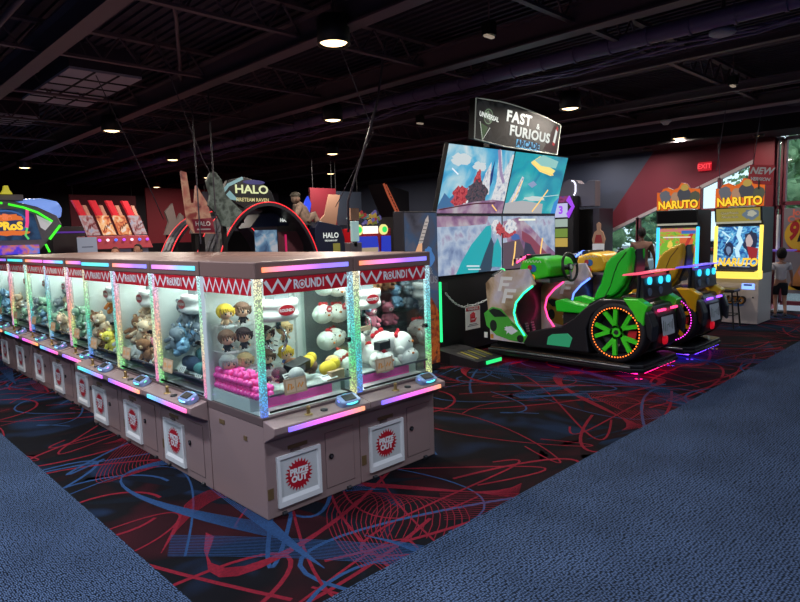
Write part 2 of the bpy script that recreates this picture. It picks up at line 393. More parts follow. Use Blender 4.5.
for k in range(60): du.tube([(6.55, -3 + k * .42, 3.72), (6.55, -2.97 + k * .42, 3.72)], .095, cpurp, 14)
struct(du.build('ceiling_duct'))
cabs = MB()
for k in range(4):
    pts = [(6.9 + .05 * k + .03 * math.sin(i * .9 + k), -3 + i * .5, 3.66 + .035 * math.sin(i * 1.7 + k * 2)) for i in range(50)]
    cabs.tube(pts, .014, cpurp, 5)
struct(cabs.build('ceiling_cable'))
pp = MB(); pp.tube([(1.55, -3, 3.8), (1.55, 22, 3.8)], .03, cbm, 8); pp.tube([(8.4, -3, 3.85), (8.4, 22, 3.85)], .03, cbm, 8); pp.tube([(10.4, -3, 3.75), (10.4, 22, 3.75)], .04, cbm, 8)
struct(pp.build('ceiling_pipe'))
cd = MB(); cd.tube([(2.0, 5.3, 3.9), (2.4, 5.4, 3.84), (2.62, 5.45, 3.82), (2.75, 5.7, 3.82), (3.8, 7.85, 3.82), (3.92, 8.1, 3.8), (3.86, 8.35, 3.8), (3.8, 9.9, 3.8)], .02, cbm, 8)
struct(cd.build('ceiling_conduit'))
dd = MB(); dd.tube([(10.3, 1.0, 3.85), (12.6, 3.4, 3.85)], .2, cdk, 16); dd.tube([(12.2, .5, 3.8), (12.2, 9, 3.8)], .22, cdk, 16)
struct(dd.build('ceiling_duct'))
grm = mat('ceiling_grille_grey', (170, 164, 180), .6); grd = mat('grille_shadow_gap', (20, 16, 22), .8)
for (x0, y0, x1, y1, lb) in ((2.5, 8.0, 3.35, 10.1, 'large'), (2.3, 11.4, 3.05, 12.3, 'far')):
    g = MB(); g.box((x0, y0, 3.8), (x1, y1, 3.83), grm); g.box((x0 + .0, y0 + .0, 3.83), (x1, y1, 4.15), cdk)
    n = 5
    for k in range(1, n): yy = y0 + (y1 - y0) * k / n; g.box((x0, yy - .02, 3.79), (x1, yy + .02, 3.8), grd)
    for k in range(1, 3): xx = x0 + (x1 - x0) * k / 3; g.box((xx - .012, y0, 3.79), (xx + .012, y1, 3.8), grd)
    struct(g.build('ceiling_grille'))
# downlights
dl_can = mat('downlight_can', (16, 14, 16), .5); dl_on = glow('warm_lamp', (255, 214, 160), 5); dl_rim = mat('downlight_rim', (120, 110, 100), .4, .5)
DLAB = ['black drum downlight glowing warm, nearest one under the ceiling at top centre', 'second glowing drum downlight in the line going back from the nearest one',
  'third glowing drum downlight in the line above the red and blue panel', 'fourth glowing downlight in the line above the red and blue panel', 'farthest tiny downlight in the line above the red and blue panel',
  'glowing downlight to the right of the curved racing game header', 'glowing downlight in the dark ceiling above the twin fighting game cabinets', 'glowing drum downlight under the beam over the claw machine row',
  'glowing drum downlight at far left above the domed sports game', 'glowing downlight above and left of the science fiction game booth', 'glowing downlight just above the white-lettered oval sign of the booth',
  'tiny far downlight above the tilted red towers', None]
for (x, y, z, p), lb in zip(DOWN, DLAB):
    if lb is None: lb = 'drum downlight over the blue carpet aisle, outside the picture'
    t = thing('ceiling_downlight', lb, 'ceiling light', (x, y, z), 0, 'drum downlights of the ceiling')
    MB().lathe([(.0, .12), (.13, .12), (.15, .1), (.15, -.12), (.135, -.12), (.13, -.10), (.0, -.095)], dl_can, 24).build('housing', t)
    MB().lathe([(.0, -.130), (.06, -.126), (.11, -.112), (.125, -.10)], dl_on, 24).build('bulb', t)
    MB().lathe([(.135, -.115), (.15, -.125), (.155, -.115), (.15, -.11)], dl_rim, 24).build('rim', t)
    MB().cyl((0, 0, .12), (0, 0, .5), .012, cbm, 6).build('stem', t)
for (x, y, z, p) in HIDDEN:
    t = thing('ceiling_downlight', 'drum downlight out of view, giving fill light to the hall', 'ceiling light', (x, y, z), 0, 'drum downlights outside the picture')
    MB().lathe([(.0, .12), (.16, .12), (.18, .1), (.18, -.12), (.165, -.12), (.165, -.06), (.0, -.055)], dl_can, 24).build('housing', t)
for (x, y, z), lb in zip(SOFFIT, ('glowing soffit downlight above the standee, left of the red paint', 'glowing soffit downlight over the diagonal of red and blue paint', 'glowing soffit downlight beside the top of the red column')):
    t = thing('ceiling_downlight', lb, 'ceiling light', (x - .15, y, z))
    MB().lathe([(.10, .01), (.10, -.04), (.085, -.04), (.08, .0)], dl_can, 20).build('housing', t); MB().lathe([(0, -.02), (.05, -.025), (.08, -.01)], dl_on, 20).build('bulb', t)
# small ceiling fittings
def small_can(x, y, z, lb, lit=True):
    t = thing('track_spotlight', lb, 'spotlight', (x, y, z))
    MB().box((-.05, -.05, 0), (.05, .05, .12), dl_can).build('housing', t)
    MB().box((-.06, -.02, -.02), (.06, .02, 0), glow('dim_lens', (190, 170, 150), .5) if lit else dark).build('lens', t)
    MB().cyl((0, 0, .12), (0, 0, .5), .008, cbm, 6).build('stem', t)
small_can(9.2, 2.9, 3.6, 'small unlit spotlight hanging below the long ceiling cable at upper right')  # unlit, yet a faint glow is put into its lens material
small_can(4.9, 3.7, 3.6, 'small spotlight hanging near the top edge above the racing screens')
small_can(7.3, 6.9, 3.5, 'small spotlight hanging left of the curved header sign')
t = thing('ceiling_speaker', 'round white ceiling speaker disc at upper right of the ceiling', 'speaker', (6.67, 2.21, 3.6))
MB().lathe([(0, -.02), (.09, -.015), (.12, 0), (.12, .03), (0, .03)], mat('speaker_white', (170, 168, 184), .5), 24).build('grille', t)
MB().cyl((0, 0, .03), (0, 0, .5), .02, cbm, 8).build('stem', t)
t = thing('smoke_detector', 'small white smoke detector under the dark ceiling at right', 'smoke detector', (11.05, 4.55, 3.55))
MB().lathe([(0, -.05), (.04, -.045), (.07, -.01), (.09, 0), (.09, .03), (0, .03)], white, 20).build('cover', t)
MB().cyl((0, 0, .03), (0, 0, .1), .03, cbm, 8).build('mount', t)
# hanging wires
wire_m = mat('hanging_wire', (60, 54, 66), .5)
def wire(pts, r, lb): tag(MB().tube(pts, r, wire_m, 5).build('hanging_cable'), lb, 'cable')
wire([(5.35, 5.6, 4.1), (5.33, 5.75, 3.4), (5.28, 6.0, 2.8), (5.25, 6.3, 2.2), (5.4, 6.5, 1.8)], .016, 'thick dark cable sagging from the ceiling left of the racing screens')
wire([(3.7, 4.6, 3.7), (5.2, 5.7, 3.0), (6.0, 7.5, 2.2)], .006, 'thin wire running down from the nearest downlight to the right')
wire([(2.6, 7.9, 4.12), (3.0, 8.3, 3.6), (3.7, 9.0, 2.7), (4.2, 9.6, 2.1)], .007, 'thin wire slanting down over the tilted towers from the beam')
wire([(3.1, 7.0, 4.1), (3.4, 7.3, 3.7), (4.2, 8.2, 2.9), (5.1, 9.1, 2.2)], .007, 'thin wire slanting down to the crossed arches of the booth')
wire([(3.95, 7.9, 4.1), (3.95, 7.9, 1.7)], .01, 'thin vertical cable hanging in front of the booth, left one of the pair')
wire([(4.25, 8.0, 4.1), (4.25, 8.0, 1.7)], .01, 'thin vertical cable hanging in front of the booth, right one of the pair')
wire([(13.0, 4.35, 3.5), (13.3, 4.36, 2.3)], .006, 'thin wire hanging from the soffit to the right fighting game cabinet')
wire([(10.4, 3.3, 4.1), (10.6, 3.55, 2.6)], .006, 'thin wire hanging from the ceiling above the rightmost cabinet')
wire([(11.2, 3.05, 4.0), (11.9, 3.4, 2.7)], .006, 'thin wire hanging beside the raised sign on the rightmost cabinet')
wire([(1.9, 9.3, 4.1), (1.9, 9.3, 2.3)], .008, 'thin vertical rod hanging above the domed sports game')
# exit sign
t = thing('exit_sign', 'small lit red exit sign on the wine red wall', 'exit sign', (WX - .04, 4.91, 2.98))
MB().box((-.02, -.13, -.09), (.03, .13, .09), glow('exit_red', (215, 20, 40), .8)).build('housing', t, .005)
MB().text('EXIT', glow('exit_letters', (255, 70, 80), 1.4), FX(-.024, 0, 0), .14, 0, .002).build('lettering', t)

# ------- outside the windows
struct(MB().box((14.25, -25, -.2), (60, 40, -.1), mat('asphalt', (120, 120, 124), .9)).build('ground'))
leafm = [mat('leaf_green_%d' % i, c, .8, noise=(4, .8, c2)) for i, (c, c2) in enumerate([((130, 165, 118), (80, 116, 82)), ((154, 182, 134), (100, 138, 98)), ((112, 150, 114), (66, 100, 74))])]
bark = mat('bark', (70, 56, 46), .9)
tr = random.Random(5)
TREES = [(26, 18.5, 5.2, 'behind the lowest end of the raked windows'), (25, 12.6, 5.6, 'behind the windows between the walking adult and the left fighting cabinet'), (36, 15.8, 7.6, 'seen just above the left fighting cabinet'), (34, 8.2, 8.6, 'seen in the raked window between the two fighting cabinets'),
         (25, 5.0, 7.6, 'highest one seen above the right fighting cabinet'), (36, 2.6, 8.4, 'seen in the narrow window right of the red column'), (28, .5, 7.8, 'filling the rightmost window above the poster')]
for i, (x, y, h, lb) in enumerate(TREES):
    t = thing('tree', 'leafy green tree outdoors ' + lb, 'tree', (x, y, -.1))
    f = MB()
    for k in range(34):
        a = tr.uniform(0, 2 * PI); rr = tr.uniform(0, 1.9); z = tr.uniform(1.2, h)
        s0 = tr.uniform(.5, .9)
        f.ell((rr * math.cos(a), rr * math.sin(a), z), (s0, s0, s0 * .7), leafm[i % 3], 9, 6, fn=lambda p: p * tr.uniform(.78, 1.15))
    for k in range(1500):
        a = tr.uniform(0, 2 * PI); rr = 2.7 * math.sqrt(tr.random()); z = tr.uniform(.8, h + .5); p = Vector((rr * math.cos(a), rr * math.sin(a), z))
        u = Vector((tr.gauss(0, 1), tr.gauss(0, 1), tr.gauss(0, 1))).normalized() * .13; v = Vector((tr.gauss(0, 1), tr.gauss(0, 1), tr.gauss(0, 1))).normalized() * .1
        f.add([p - u, p + v, p + u, p - v], [(0, 1, 2, 3)], leafm[i % 3])
    f.build('foliage', t)
    MB().tube([(0, 0, 0), (.1, 0, 1.2), (0, .1, 3)], [.2, .16, .08], bark, 8).build('trunk', t)
def parked(x, y, rz, c, lb):
    t = thing('car', lb, 'car', (x, y, -.1), rz)
    pm = mat('car_paint_' + c[0], c[1], .25, .2, coat=.5); gl = mat('car_window', (30, 36, 44), .1)
    MB().prism([(-2.1, .35), (2.1, .35), (2.15, .8), (1.3, .95), (.7, 1.42), (-1.2, 1.45), (-1.8, .98), (-2.15, .9)], 'y', -.85, .85, pm).build('body', t, .06)
    MB().prism([(-1.55, 1.0), (1.12, 1.0), (.66, 1.37), (-1.15, 1.39)], 'y', -.87, .87, gl).build('side_windows', t)
    for wx in (-1.3, 1.3):
        for wy in (-.86, .86):
            MB().cyl((wx, wy - .1, .32), (wx, wy + .1, .32), .32, black, 20).cyl((wx, wy - .11, .32), (wx, wy + .11, .32), .18, steel, 12).build('wheel', t)
parked(19.5, 6.3, 1.5, ('white', (220, 222, 226)), 'white car parked outside, seen between the two fighting cabinets')
parked(18.0, 10.2, .4, ('silver', (150, 156, 166)), 'silver car parked outside behind the walking adult')
parked(20.5, 15.4, .2, ('blue', (70, 90, 140)), 'blue car parked outside behind the low end of the raked windows')
# ============================================================ CLAW MACHINES
taupe = mat('taupe_laminate', (146, 122, 118), .45, bump=(300, .03)); taupe_d = mat('taupe_edge', (96, 78, 76), .5); bronze = mat('bronze_trim', (128, 100, 92), .4, .15)
inner = mat('machine_interior_white', (206, 214, 212), .45); inner_g = mat('machine_interior_grey', (120, 124, 128), .3, .5)
redm = mat('banner_red', (196, 22, 40), .4); logo_red = mat('starburst_red', (178, 24, 40), .4); shell = mat('prize_door_white', (222, 224, 222), .4); shell_in = mat('prize_door_recess', (196, 200, 198), .5)
tan = mat('price_card_tan', (176, 150, 118), .6); tan2 = mat('price_card_ink', (214, 140, 50), .6); paper = mat('white_paper', (230, 230, 226), .7)
knobm = mat('joystick_brass', (170, 140, 90), .35, .7); pink_b = mat('pink_backing', (255, 96, 186), .5)
POST = [((255, 236, 190), (190, 240, 170), (60, 215, 140), (50, 195, 215), (70, 110, 235)), ((200, 240, 255), (120, 225, 240), (60, 215, 190), (80, 210, 110), (230, 225, 140)),
        ((235, 205, 255), (250, 150, 170), (250, 170, 120), (200, 230, 130), (90, 220, 120)), ((190, 235, 240), (140, 240, 190), (220, 240, 170), (250, 170, 150), (250, 90, 190)),
        ((190, 200, 255), (150, 205, 240), (60, 215, 150), (60, 205, 180), (120, 170, 240)), ((250, 240, 210), (230, 170, 210), (240, 130, 130), (245, 165, 110), (220, 140, 230))]
TOP = [((255, 130, 70), (240, 110, 200), (150, 90, 235), (110, 110, 240)), ((190, 90, 230), (230, 120, 230), (110, 170, 240), (50, 200, 230)), ((255, 140, 60), (245, 120, 150), (225, 100, 220), (235, 90, 200)), ((40, 190, 220), (60, 220, 190), (60, 190, 230))]
BOT = [((110, 90, 240), (200, 80, 230), (240, 90, 190), (250, 150, 90)), ((50, 200, 240), (110, 130, 240), (220, 70, 210), (240, 90, 160)), ((200, 60, 230), (240, 80, 160), (255, 160, 60)), ((40, 220, 180), (60, 160, 240), (190, 80, 230))]
def star(n, r0, r1, cx=0, cy=0):
    return [(cx + (r0 if k % 2 else r1) * math.cos(PI * k / n), cy + (r0 if k % 2 else r1) * math.sin(PI * k / n)) for k in range(2 * n)]
def claw_machine(label, loc, rz, W, D, idx, group, sides=(True, True), right_shelf=0, floor_z=.74, posts=(True, True), gantry_x=None, mirror=False, gy=None):
    t = thing('claw_machine', label, 'claw machine', loc, rz, group)
    Z1, Z2 = 1.505, 1.61
    b = MB()
    b.box((0.003, 0, .004), (W - .003, D, .60), taupe); b.build('base_cabinet', t, .006)
    c = MB(); c.prism([(0, .50), (-.11, .56), (-.125, .575), (-.125, .615), (0, .64)], 'x', .002, W - .002, taupe)
    c.box((0, 0, .60), (W, D, .655), taupe_d); console = c.build('console', t, .004)
    for cx in (.12, W - .12):
        MB().cyl((cx - .015, -.008, .014), (cx + .015, -.008, .014), .014, dark, 12).build('caster', t)
    # prize door with starburst sticker
    M = FY(.245, -.001, .225)
    p = MB(); x, z = .168, .165
    p.add([(-x, -z, 0), (x, -z, 0), (x, z, 0), (-x, z, 0), (-x, -z, .018), (x, -z, .018), (x, z, .018), (-x, z, .018), (-x + .02, -z + .035, .018), (x - .02, -z + .035, .018), (x - .02, z - .02, .018), (-x + .02, z - .02, .018),
           (-x + .028, -z + .06, .006), (x - .028, -z + .06, .006), (x - .028, z - .028, .006), (-x + .028, z - .028, .006)],
          [(0, 1, 5, 4), (1, 2, 6, 5), (2, 3, 7, 6), (3, 0, 4, 7), (4, 5, 9, 8), (5, 6, 10, 9), (6, 7, 11, 10), (7, 4, 8, 11), (8, 9, 13, 12), (9, 10, 14, 13), (10, 11, 15, 14), (11, 8, 12, 15)], shell, M=M)
    p.add([(-x + .028, -z + .06, .006), (x - .028, -z + .06, .006), (x - .028, z - .028, .006), (-x + .028, z - .028, .006)], [(0, 1, 2, 3)], shell_in, M=M)
    pd = p.build('prize_door', t)
    s = MB(); s.flat(star(24, .082, .108, -.005, .012), logo_red, M, .009)
    for k in range(24): a = 2 * PI * (k + .5) / 24; s.disc((-.005 + .089 * math.cos(a), .012 + .089 * math.sin(a)), .004, white, M, .0096, 6)
    s.text('PRIZE', white, M @ Matrix.Translation((-.005, .034, .0098)), .056, 0, .0035); s.text('OUT', white, M @ Matrix.Translation((-.005, -.014, .0098)), .056, 0, .0035)
    s.build('starburst_sticker', pd)
    # access door and lock
    M2 = FY(.585, -.001, .255)
    a = MB(); a.box((-.12, -.19, 0), (.12, .19, .004), taupe, M2); ad = a.build('access_door', t, .002)
    g = MB()
    for (u0, v0, u1, v1) in ((-.123, -.193, .123, -.19), (-.123, .19, .123, .193), (-.123, -.19, -.12, .19), (.12, -.19, .123, .19)): g.box((u0, v0, 0), (u1, v1, .0012), taupe_d, M2)
    g.build('door_gap', ad)
    MB().cyl((.505, -.014, .28), (.505, 0, .28), .018, black, 16).cyl((.505, -.017, .28), (.505, -.014, .28), .009, steel, 12).build('lock', ad)
    MB().box((.17, -.004, .415), (.32, 0, .44), mat('label_brown', (104, 82, 52), .5)).box((.19, -.006, .395), (.26, 0, .412), taupe_d).build('instruction_plate', t)
    MB().box((.008, -.004, .13), (.05, 0, .2), mat('label_brown', (104, 82, 52), .5)).build('serial_plate', t)
    # led strips
    MB().box((.10, -.135, .575), (W - .06, -.122, .602), led('bottom_%d' % (idx % 4), BOT[idx % 4], 0, 1.6)).build('led_strip', t)
    MB().box((.05, -.008, 1.545), (W - .05, .003, 1.575), led('top_%d' % (idx % 4), TOP[idx % 4], 0, 1.6)).build('led_strip', t)
    # diode caps along the strip
    # console furniture
    k = MB(); k.cyl((.3, -.06, .625), (.3, -.06, .66), .012, knobm, 12).ell((.3, -.06, .672), (.014, .014, .014), knobm).lathe([(.03, .0), (.028, .006), (0, .008)], knobm, 16, M=Matrix.Translation((.3, -.06, .626)))
    k.build('joystick', t)
    k = MB(); k.lathe([(.026, 0), (.024, .01), (0, .013)], black, 16, M=Matrix.Translation((.42, -.065, .626))); k.build('button', t)
    Mp = Matrix.Translation((W - .15, -.06, .635)) @ Matrix.Rotation(.45, 4, 'X')
    k = MB(); k.prism([(-.085, -.03), (-.07, -.045), (.07, -.045), (.085, -.03), (.085, .03), (.065, .05), (-.065, .05), (-.085, .03)], 'z', -.01, .04, mat('pod_blue_shell', (130, 150, 190), .25), Mp)
    pod = k.build('payment_pod', t, .012)
    MB().box((-.05, -.028, .04), (.05, .03, .046), black, Mp).build('screen', pod, .003)
    ring = [(.082 * math.cos(q * PI / 12), .05 * math.sin(q * PI / 12), .028) for q in range(24)]
    MB().tube(ring, .006, led('pod_%d' % (idx % 2), ((60, 120, 255), (70, 220, 240), (190, 110, 250)) if idx % 2 else ((90, 90, 255), (60, 230, 230), (60, 230, 140)), 0, 2.2), 6, Mp, closed=True).build('light_ring', pod)
    # canopy
    MB().box((0.002, -.002, Z1), (W - .002, D, Z2), taupe_d if False else bronze).build('canopy', t, .008)
    # interior
    f = MB(); f.box((.02, .17, .655), (W - .02, D - .01, floor_z), inner); f.box((.02, .03, .655), (W - .02, .17, .66), inner); f.box((.10, .166, .66), (W - .1, .17, .73), pink_b); f.build('play_floor', t)
    MB().box((.015, D - .02, floor_z), (W - .015, D - .004, Z1), inner_g if mirror else inner).build('back_panel', t)
    for sx, on in zip((0, 1), sides):
        x0 = .004 if sx == 0 else W - .012
        if on: MB().box((x0, .05, .655), (x0 + .008, D - .03, Z1), SILVERED if mirror and sx else GLASS).build('glass_pane', t)
    MB().box((.05, .012, .72), (W - .05, .018, Z1), GLASS).build('glass_pane', t)
    MB().box((.0, D - .05, .655), (.04, D, Z1), inner).build('corner_post', t); MB().box((W - .04, D - .05, .655), (W, D, Z1), inner).build('corner_post', t)
    # crystal light posts at the two front corners
    for sx, on in zip((0, 1), posts):
        if not on: continue
        x0 = .004 if sx == 0 else W - .058
        MB().box((x0 + (0 if sx == 0 else .008), .004, .655), (x0 + (.046 if sx == 0 else .054), .034, Z1), led('post_%d' % ((idx * 2 + sx) % 6), POST[(idx * 2 + sx) % 6][::-1], 2, .8, sparkle=95)).build('light_post', t, .006)
    MB().box((W - .085, -.005, 1.03), (W - .05, .02, 1.06), black).box((W - .09, -.02, 1.035), (W - .07, -.005, 1.055), black).build('glass_lock', t)
    # rails and chute front
    r = MB()
    for zz in (.675, .775): r.box((.06, -.004, zz), (W - .06, .008, zz + .012), steel); r.build('front_rail', t)
    # banner with zigzag and wordmark
    Mb = FY(W / 2, .006, 1.455)
    hw = W / 2 - .06
    s = MB(); s.box((-hw, -.05, 0), (hw, .05, .003), redm, Mb)
    bn = s.build('banner', t)
    s = MB()
    def zig(a, b, n, z=.0045, off=0.):
        pts = [(a + (b - a) * i / n, (-.03 if i % 2 else .035) + off) for i in range(n + 1)]
        s.stroke(pts, .026, white, Mb, z)
    zig(-hw + .01, -.13, 4); s.build('zigzag', bn); s = MB(); zig(.15, hw - .01, 4); s.build('zigzag', bn)
    s = MB(); s.box((-.11, -.045, .003), (.13, .045, .005), redm, Mb)
    s.text('R', white, Mb @ Matrix.Translation((-.092, 0, .007)), .08, 0, .0028, sx=.85); s.text('UND1', white, Mb @ Matrix.Translation((.058, 0, .007)), .08, 0, .0028, sx=.72)
    for q in range(1): s.add([(-.046 + rr * math.cos(k * PI / 10), rr * math.sin(k * PI / 10), .007) for rr in (.028, .021) for k in range(20)], [(k, (k + 1) % 20, 20 + (k + 1) % 20, 20 + k) for k in range(20)], white, M=Mb)
    s.disc((-.045, 0), .012, white, Mb, .007, 12)
    s.build('lettering', bn)
    if sides[0]:        # zigzag film also on the side glass
        Ms = frame((0.001, D / 2, 1.455), (0, -1, 0), (0, 0, 1)); s = MB(); s.box((-D / 2 + .05, -.05, -.002), (D / 2 - .05, .05, .0), redm, Ms)
        n = 14; pts = [(-D / 2 + .05 + (D - .1) * i / n, -.04 if i % 2 else .04) for i in range(n + 1)]; s.stroke(pts, .026, white, Ms, .0015)
        s.build('side_banner', t)
        MB().box((-.001, .2, .47), (0.002, .24, .5), mat('label_brown', (104, 82, 52), .5)).box((-.001, .48, .52), (0.002, .55, .55), mat('label_brown', (104, 82, 52), .5)).build('vent', t)
    # gantry: white housing with round-cornered silver band, oval badge and a three-pronged claw
    gx = gantry_x or W * .5; gy = gy or D * .52
    MB().box((.05, gy - .02, 1.46), (W - .05, gy + .02, 1.49), steel).build('gantry_rail', t)
    h = MB(); h.box((gx - .06, gy - .06, 1.33), (gx + .06, gy + .06, 1.46), inner_g)
    h.lathe([(0, 1.335), (.13, 1.335), (.14, 1.325), (.14, 1.285), (.135, 1.28), (.135, 1.245), (.14, 1.24), (.14, 1.21), (.11, 1.19), (0, 1.19)], white, 28, Matrix.Translation((gx, gy, 0)))
    ho = h.build('claw_housing', t)
    s = MB(); Mo = FY(gx - .02, gy - .142, 1.268)
    s.disc((0, 0), .065, logo_red, Mo, .0, 24, .036); s.disc((0, 0), .068, white, Mo, -.001, 24, .039); s.text('ROUND1', white, Mo @ Matrix.Translation((0, 0, .001)), .028, 0, .001); s.build('oval_badge', ho)
    MB().cyl((gx, gy, 1.19), (gx, gy, 1.13), .02, chrome, 12).build('claw_shaft', t)
    for q in range(3):
        a = 2 * PI * q / 3 + .5; ca, sa = math.cos(a), math.sin(a)
        MB().tube([(gx + ca * r0, gy + sa * r0, z0) for r0, z0 in ((.015, 1.15), (.08, 1.11), (.10, 1.05), (.06, .99), (.03, .975))], .007, chrome, 6).build('claw_prong', t)
    # price card
    Mc = FY(.24, -.016, .82) @ Matrix.Rotation(-.15, 4, 'X')
    s = MB(); s.box((-.085, -.05, 0), (.085, .05, .003), tan, Mc); s.flat([(-.07, -.038), (-.003, -.038), (-.003, .038), (-.07, .038)], mat('card_cell', (206, 180, 146), .6), Mc, .0035); s.flat([(.006, -.038), (.072, -.038), (.072, .038), (.006, .038)], mat('card_cell', (0, 0, 0)), Mc, .0035)
    s.stroke([(-.06, -.02), (-.05, .015), (-.03, .01), (-.035, -.02), (-.015, -.005)], .012, tan2, Mc, .004); s.stroke([(.015, -.015), (.03, .012), (.04, -.015), (.06, .012)], .012, tan2, Mc, .004)
    s.build('price_card', t)
    # the tube lamp inside the canopy
    MB().box((.08, .08, 1.488), (W - .08, .12, 1.503), glow('machine_tube', (235, 255, 250), 3)).build('tube_lamp', t)
    l = lamp('machine_lamp', (W / 2, D * .42, 1.484), 13, W - .2, (242, 255, 252), shape='RECTANGLE', sy=D * .5, spread=3.0); l.parent = t
    return t

WE, DE = .77, .70
X0, Y0 = 1.93, 3.21
ends = [claw_machine('taupe claw machine at the near corner of the block, holding dolls and pink balls', (X0, Y0, 0), 0, WE, DE, 0, 'claw machines facing front', (True, False)),
        claw_machine('taupe claw machine at the right end of the block, holding white and red plush', (X0 + WE, Y0, 0), 0, WE, DE, 0, 'claw machines facing front', (True, True), mirror=True)]
ORD = ['next to the corner machine, with teal cushions inside', 'second along the row from the corner, pile of beige plush', 'third along the row from the corner, orange and brown plush', 'fourth along the row from the corner, holding yellow plush',
       'fifth along the row from the corner, set slightly back', 'sixth along the row from the corner', 'seventh along the row from the corner', 'last visible of the row at the left edge']
ROW = [(4.72, 1.93, .805), (5.53, 1.93, .805), (6.33, 1.93, .795), (7.15, 2.03, .80), (7.98, 2.03, .80), (8.85, 2.05, .83), (9.75, 2.05, .84), (10.62, 2.05, .84)]
rows = []
for i, (ymax, xf, wd) in enumerate(ROW):
    rows.append(claw_machine('taupe claw machine ' + ORD[i], (xf, ymax, 0), -PI / 2, wd, .76 if xf < 2 else .66, i + 1 if i != 1 else 4, 'claw machines along the left row', (False, False), gantry_x=.24, gy=.27))
# the machines that stand back to back with the row: only their tops show
bt = thing('claw_machine', 'claw machine behind the left row, only its bronze top showing', 'claw machine', (3.46, 3.93, 0), PI / 2, 'claw machines back to back with the row')
MB().box((0, 0, .06), (.8, .74, .6), taupe).box((0, 0, .6), (.8, .74, .655), taupe_d).build('base_cabinet', bt, .006)
MB().box((0, 0, 1.505), (.8, .74, 1.61), bronze).build('canopy', bt, .008)
q = MB(); 
for cx in (0, .75):
    for cy in (0, .69): q.box((cx, cy, .655), (cx + .05, cy + .05, 1.505), bronze)
q.build('frame', bt); MB().box((.05, .72, .655), (.75, .735, 1.505), inner).build('back_panel', bt)
for i in range(1, 8): dup(bt, (3.46, 3.93 + i * .84, 0))

# ---------------------------------------------------------------- toys
skin1 = mat('doll_skin', (232, 190, 160), .7); eye = mat('doll_eye', (20, 16, 18), .3); blush = mat('doll_mouth', (150, 60, 60), .6)
def doll(name, label, cat, group, hair, cloth, loc, rz=0, tilt=0):
    """big-headed little plush doll: body with limbs, head, hair"""
    hm = mat('hair_' + hair[0], hair[1], .85, noise=(60, .4, tuple(int(c * .75) for c in hair[1]))); cm = mat('cloth_' + cloth[0], cloth[1], .85)
    b = MB(); b.ell((0, 0, .035), (.024, .019, .03), cm, 12, 8)
    for s in (-1, 1):
        b.ell((s * .013, -.002, .008), (.010, .013, .012), mat('doll_shoe', (50, 38, 36), .7), 8, 6); b.tube([(s * .02, 0, .05), (s * .036, -.01, .032)], [.008, .007], cm, 7); b.ell((s * .037, -.011, .029), (.008, .008, .008), skin1, 8, 6)
    root = b.build(name, None, loc=loc, rot=(tilt, 0, rz)); tag(root, label, cat, group)
    h = MB(); h.ell((0, 0, .098), (.052, .044, .046), skin1, 18, 12)
    for s in (-1, 1):
        h.ell((s * .019, -.0415, .094), (.008, .004, .011), eye, 8, 6); h.ell((s * .021, -.0445, .099), (.0025, .002, .003), paper, 6, 4)
    h.ell((0, -.0435, .078), (.005, .002, .0025), blush, 6, 4); h.build('head', root)
    k = MB(); k.ell((0, .006, .108), (.060, .052, .052), hm, 18, 12, fn=lambda p: Vector((p.x, p.y if (p.z > .25 or p.y > -.1) else -.1, p.z)))
    for q in range(-3, 4): k.prism([(q * .014 - .009, .128), (q * .014 + .009, .128), (q * .014 + .002, .104 + abs(q) * -.005)], 'y', -.052 + abs(q) * .004, -.040 + abs(q) * .005, hm)
    for s in (-1, 1): k.tube([(s * .052, -.008, .115), (s * .055, -.012, .09), (s * .047, -.014, .068)], [.013, .012, .004], hm, 7)
    k.build('hair', root); return root
HAIR = {'yellow': (226, 190, 60), 'brown': (112, 82, 66), 'dark': (58, 40, 44), 'blond': (206, 176, 128), 'grey': (170, 168, 166), 'chestnut': (140, 92, 62)}
CL = {'black': (40, 38, 44), 'white': (210, 208, 204), 'tan': (180, 150, 120), 'blue': (60, 80, 130)}
PEGX = {'a': 2.012, 'b': 2.14, 'c': 2.315, 'd': 2.47}
DOLLS = [('a', 1.185, 'yellow', 'tan', 'top peg row, farthest left'), ('b', 1.185, 'brown', 'black', 'top peg row, just left of the corner light post'), ('d', 1.195, 'brown', 'tan', 'top peg row, right of the claw housing'),
         ('a', 1.01, 'brown', 'black', 'middle peg row, farthest left'), ('b', 1.01, 'dark', 'black', 'middle peg row, just left of the corner light post'), ('c', 1.0, 'dark', 'black', 'middle peg row, just right of the corner light post'), ('d', 1.015, 'blond', 'tan', 'middle peg row, right one'),
         ('a', .84, 'grey', 'white', 'lower peg row, farthest left'), ('b', .835, 'blond', 'white', 'lower peg row, just left of the corner light post'), ('c', .83, 'brown', 'black', 'lower peg row, just right of the corner light post'), ('d', .835, 'yellow', 'blue', 'lower peg row, right one')]
for cx, z, hr, cl, lb in DOLLS:
    doll('plush_doll', 'doll with %s hair on the %s' % (hr, lb), 'doll', 'dolls hanging on the pegs of the corner machine', (hr, HAIR[hr]), (cl, CL[cl]), (PEGX[cx], 3.74, z - .02))
# pegs are part of the machine
for z in (1.17, .995, .82):
    pg = MB()
    for cx in PEGX.values():
        x = cx - X0
        for s in (-.035, .035): pg.tube([(x + s, .68, z), (x + s, .47, z - .003), (x + s, .468, z + .02)], .0025, paper, 5)
        pg.box((x - .05, .470, z - .002), (x + .05, .474, z + .012), inner)
    pg.build('peg_rack', ends[0])
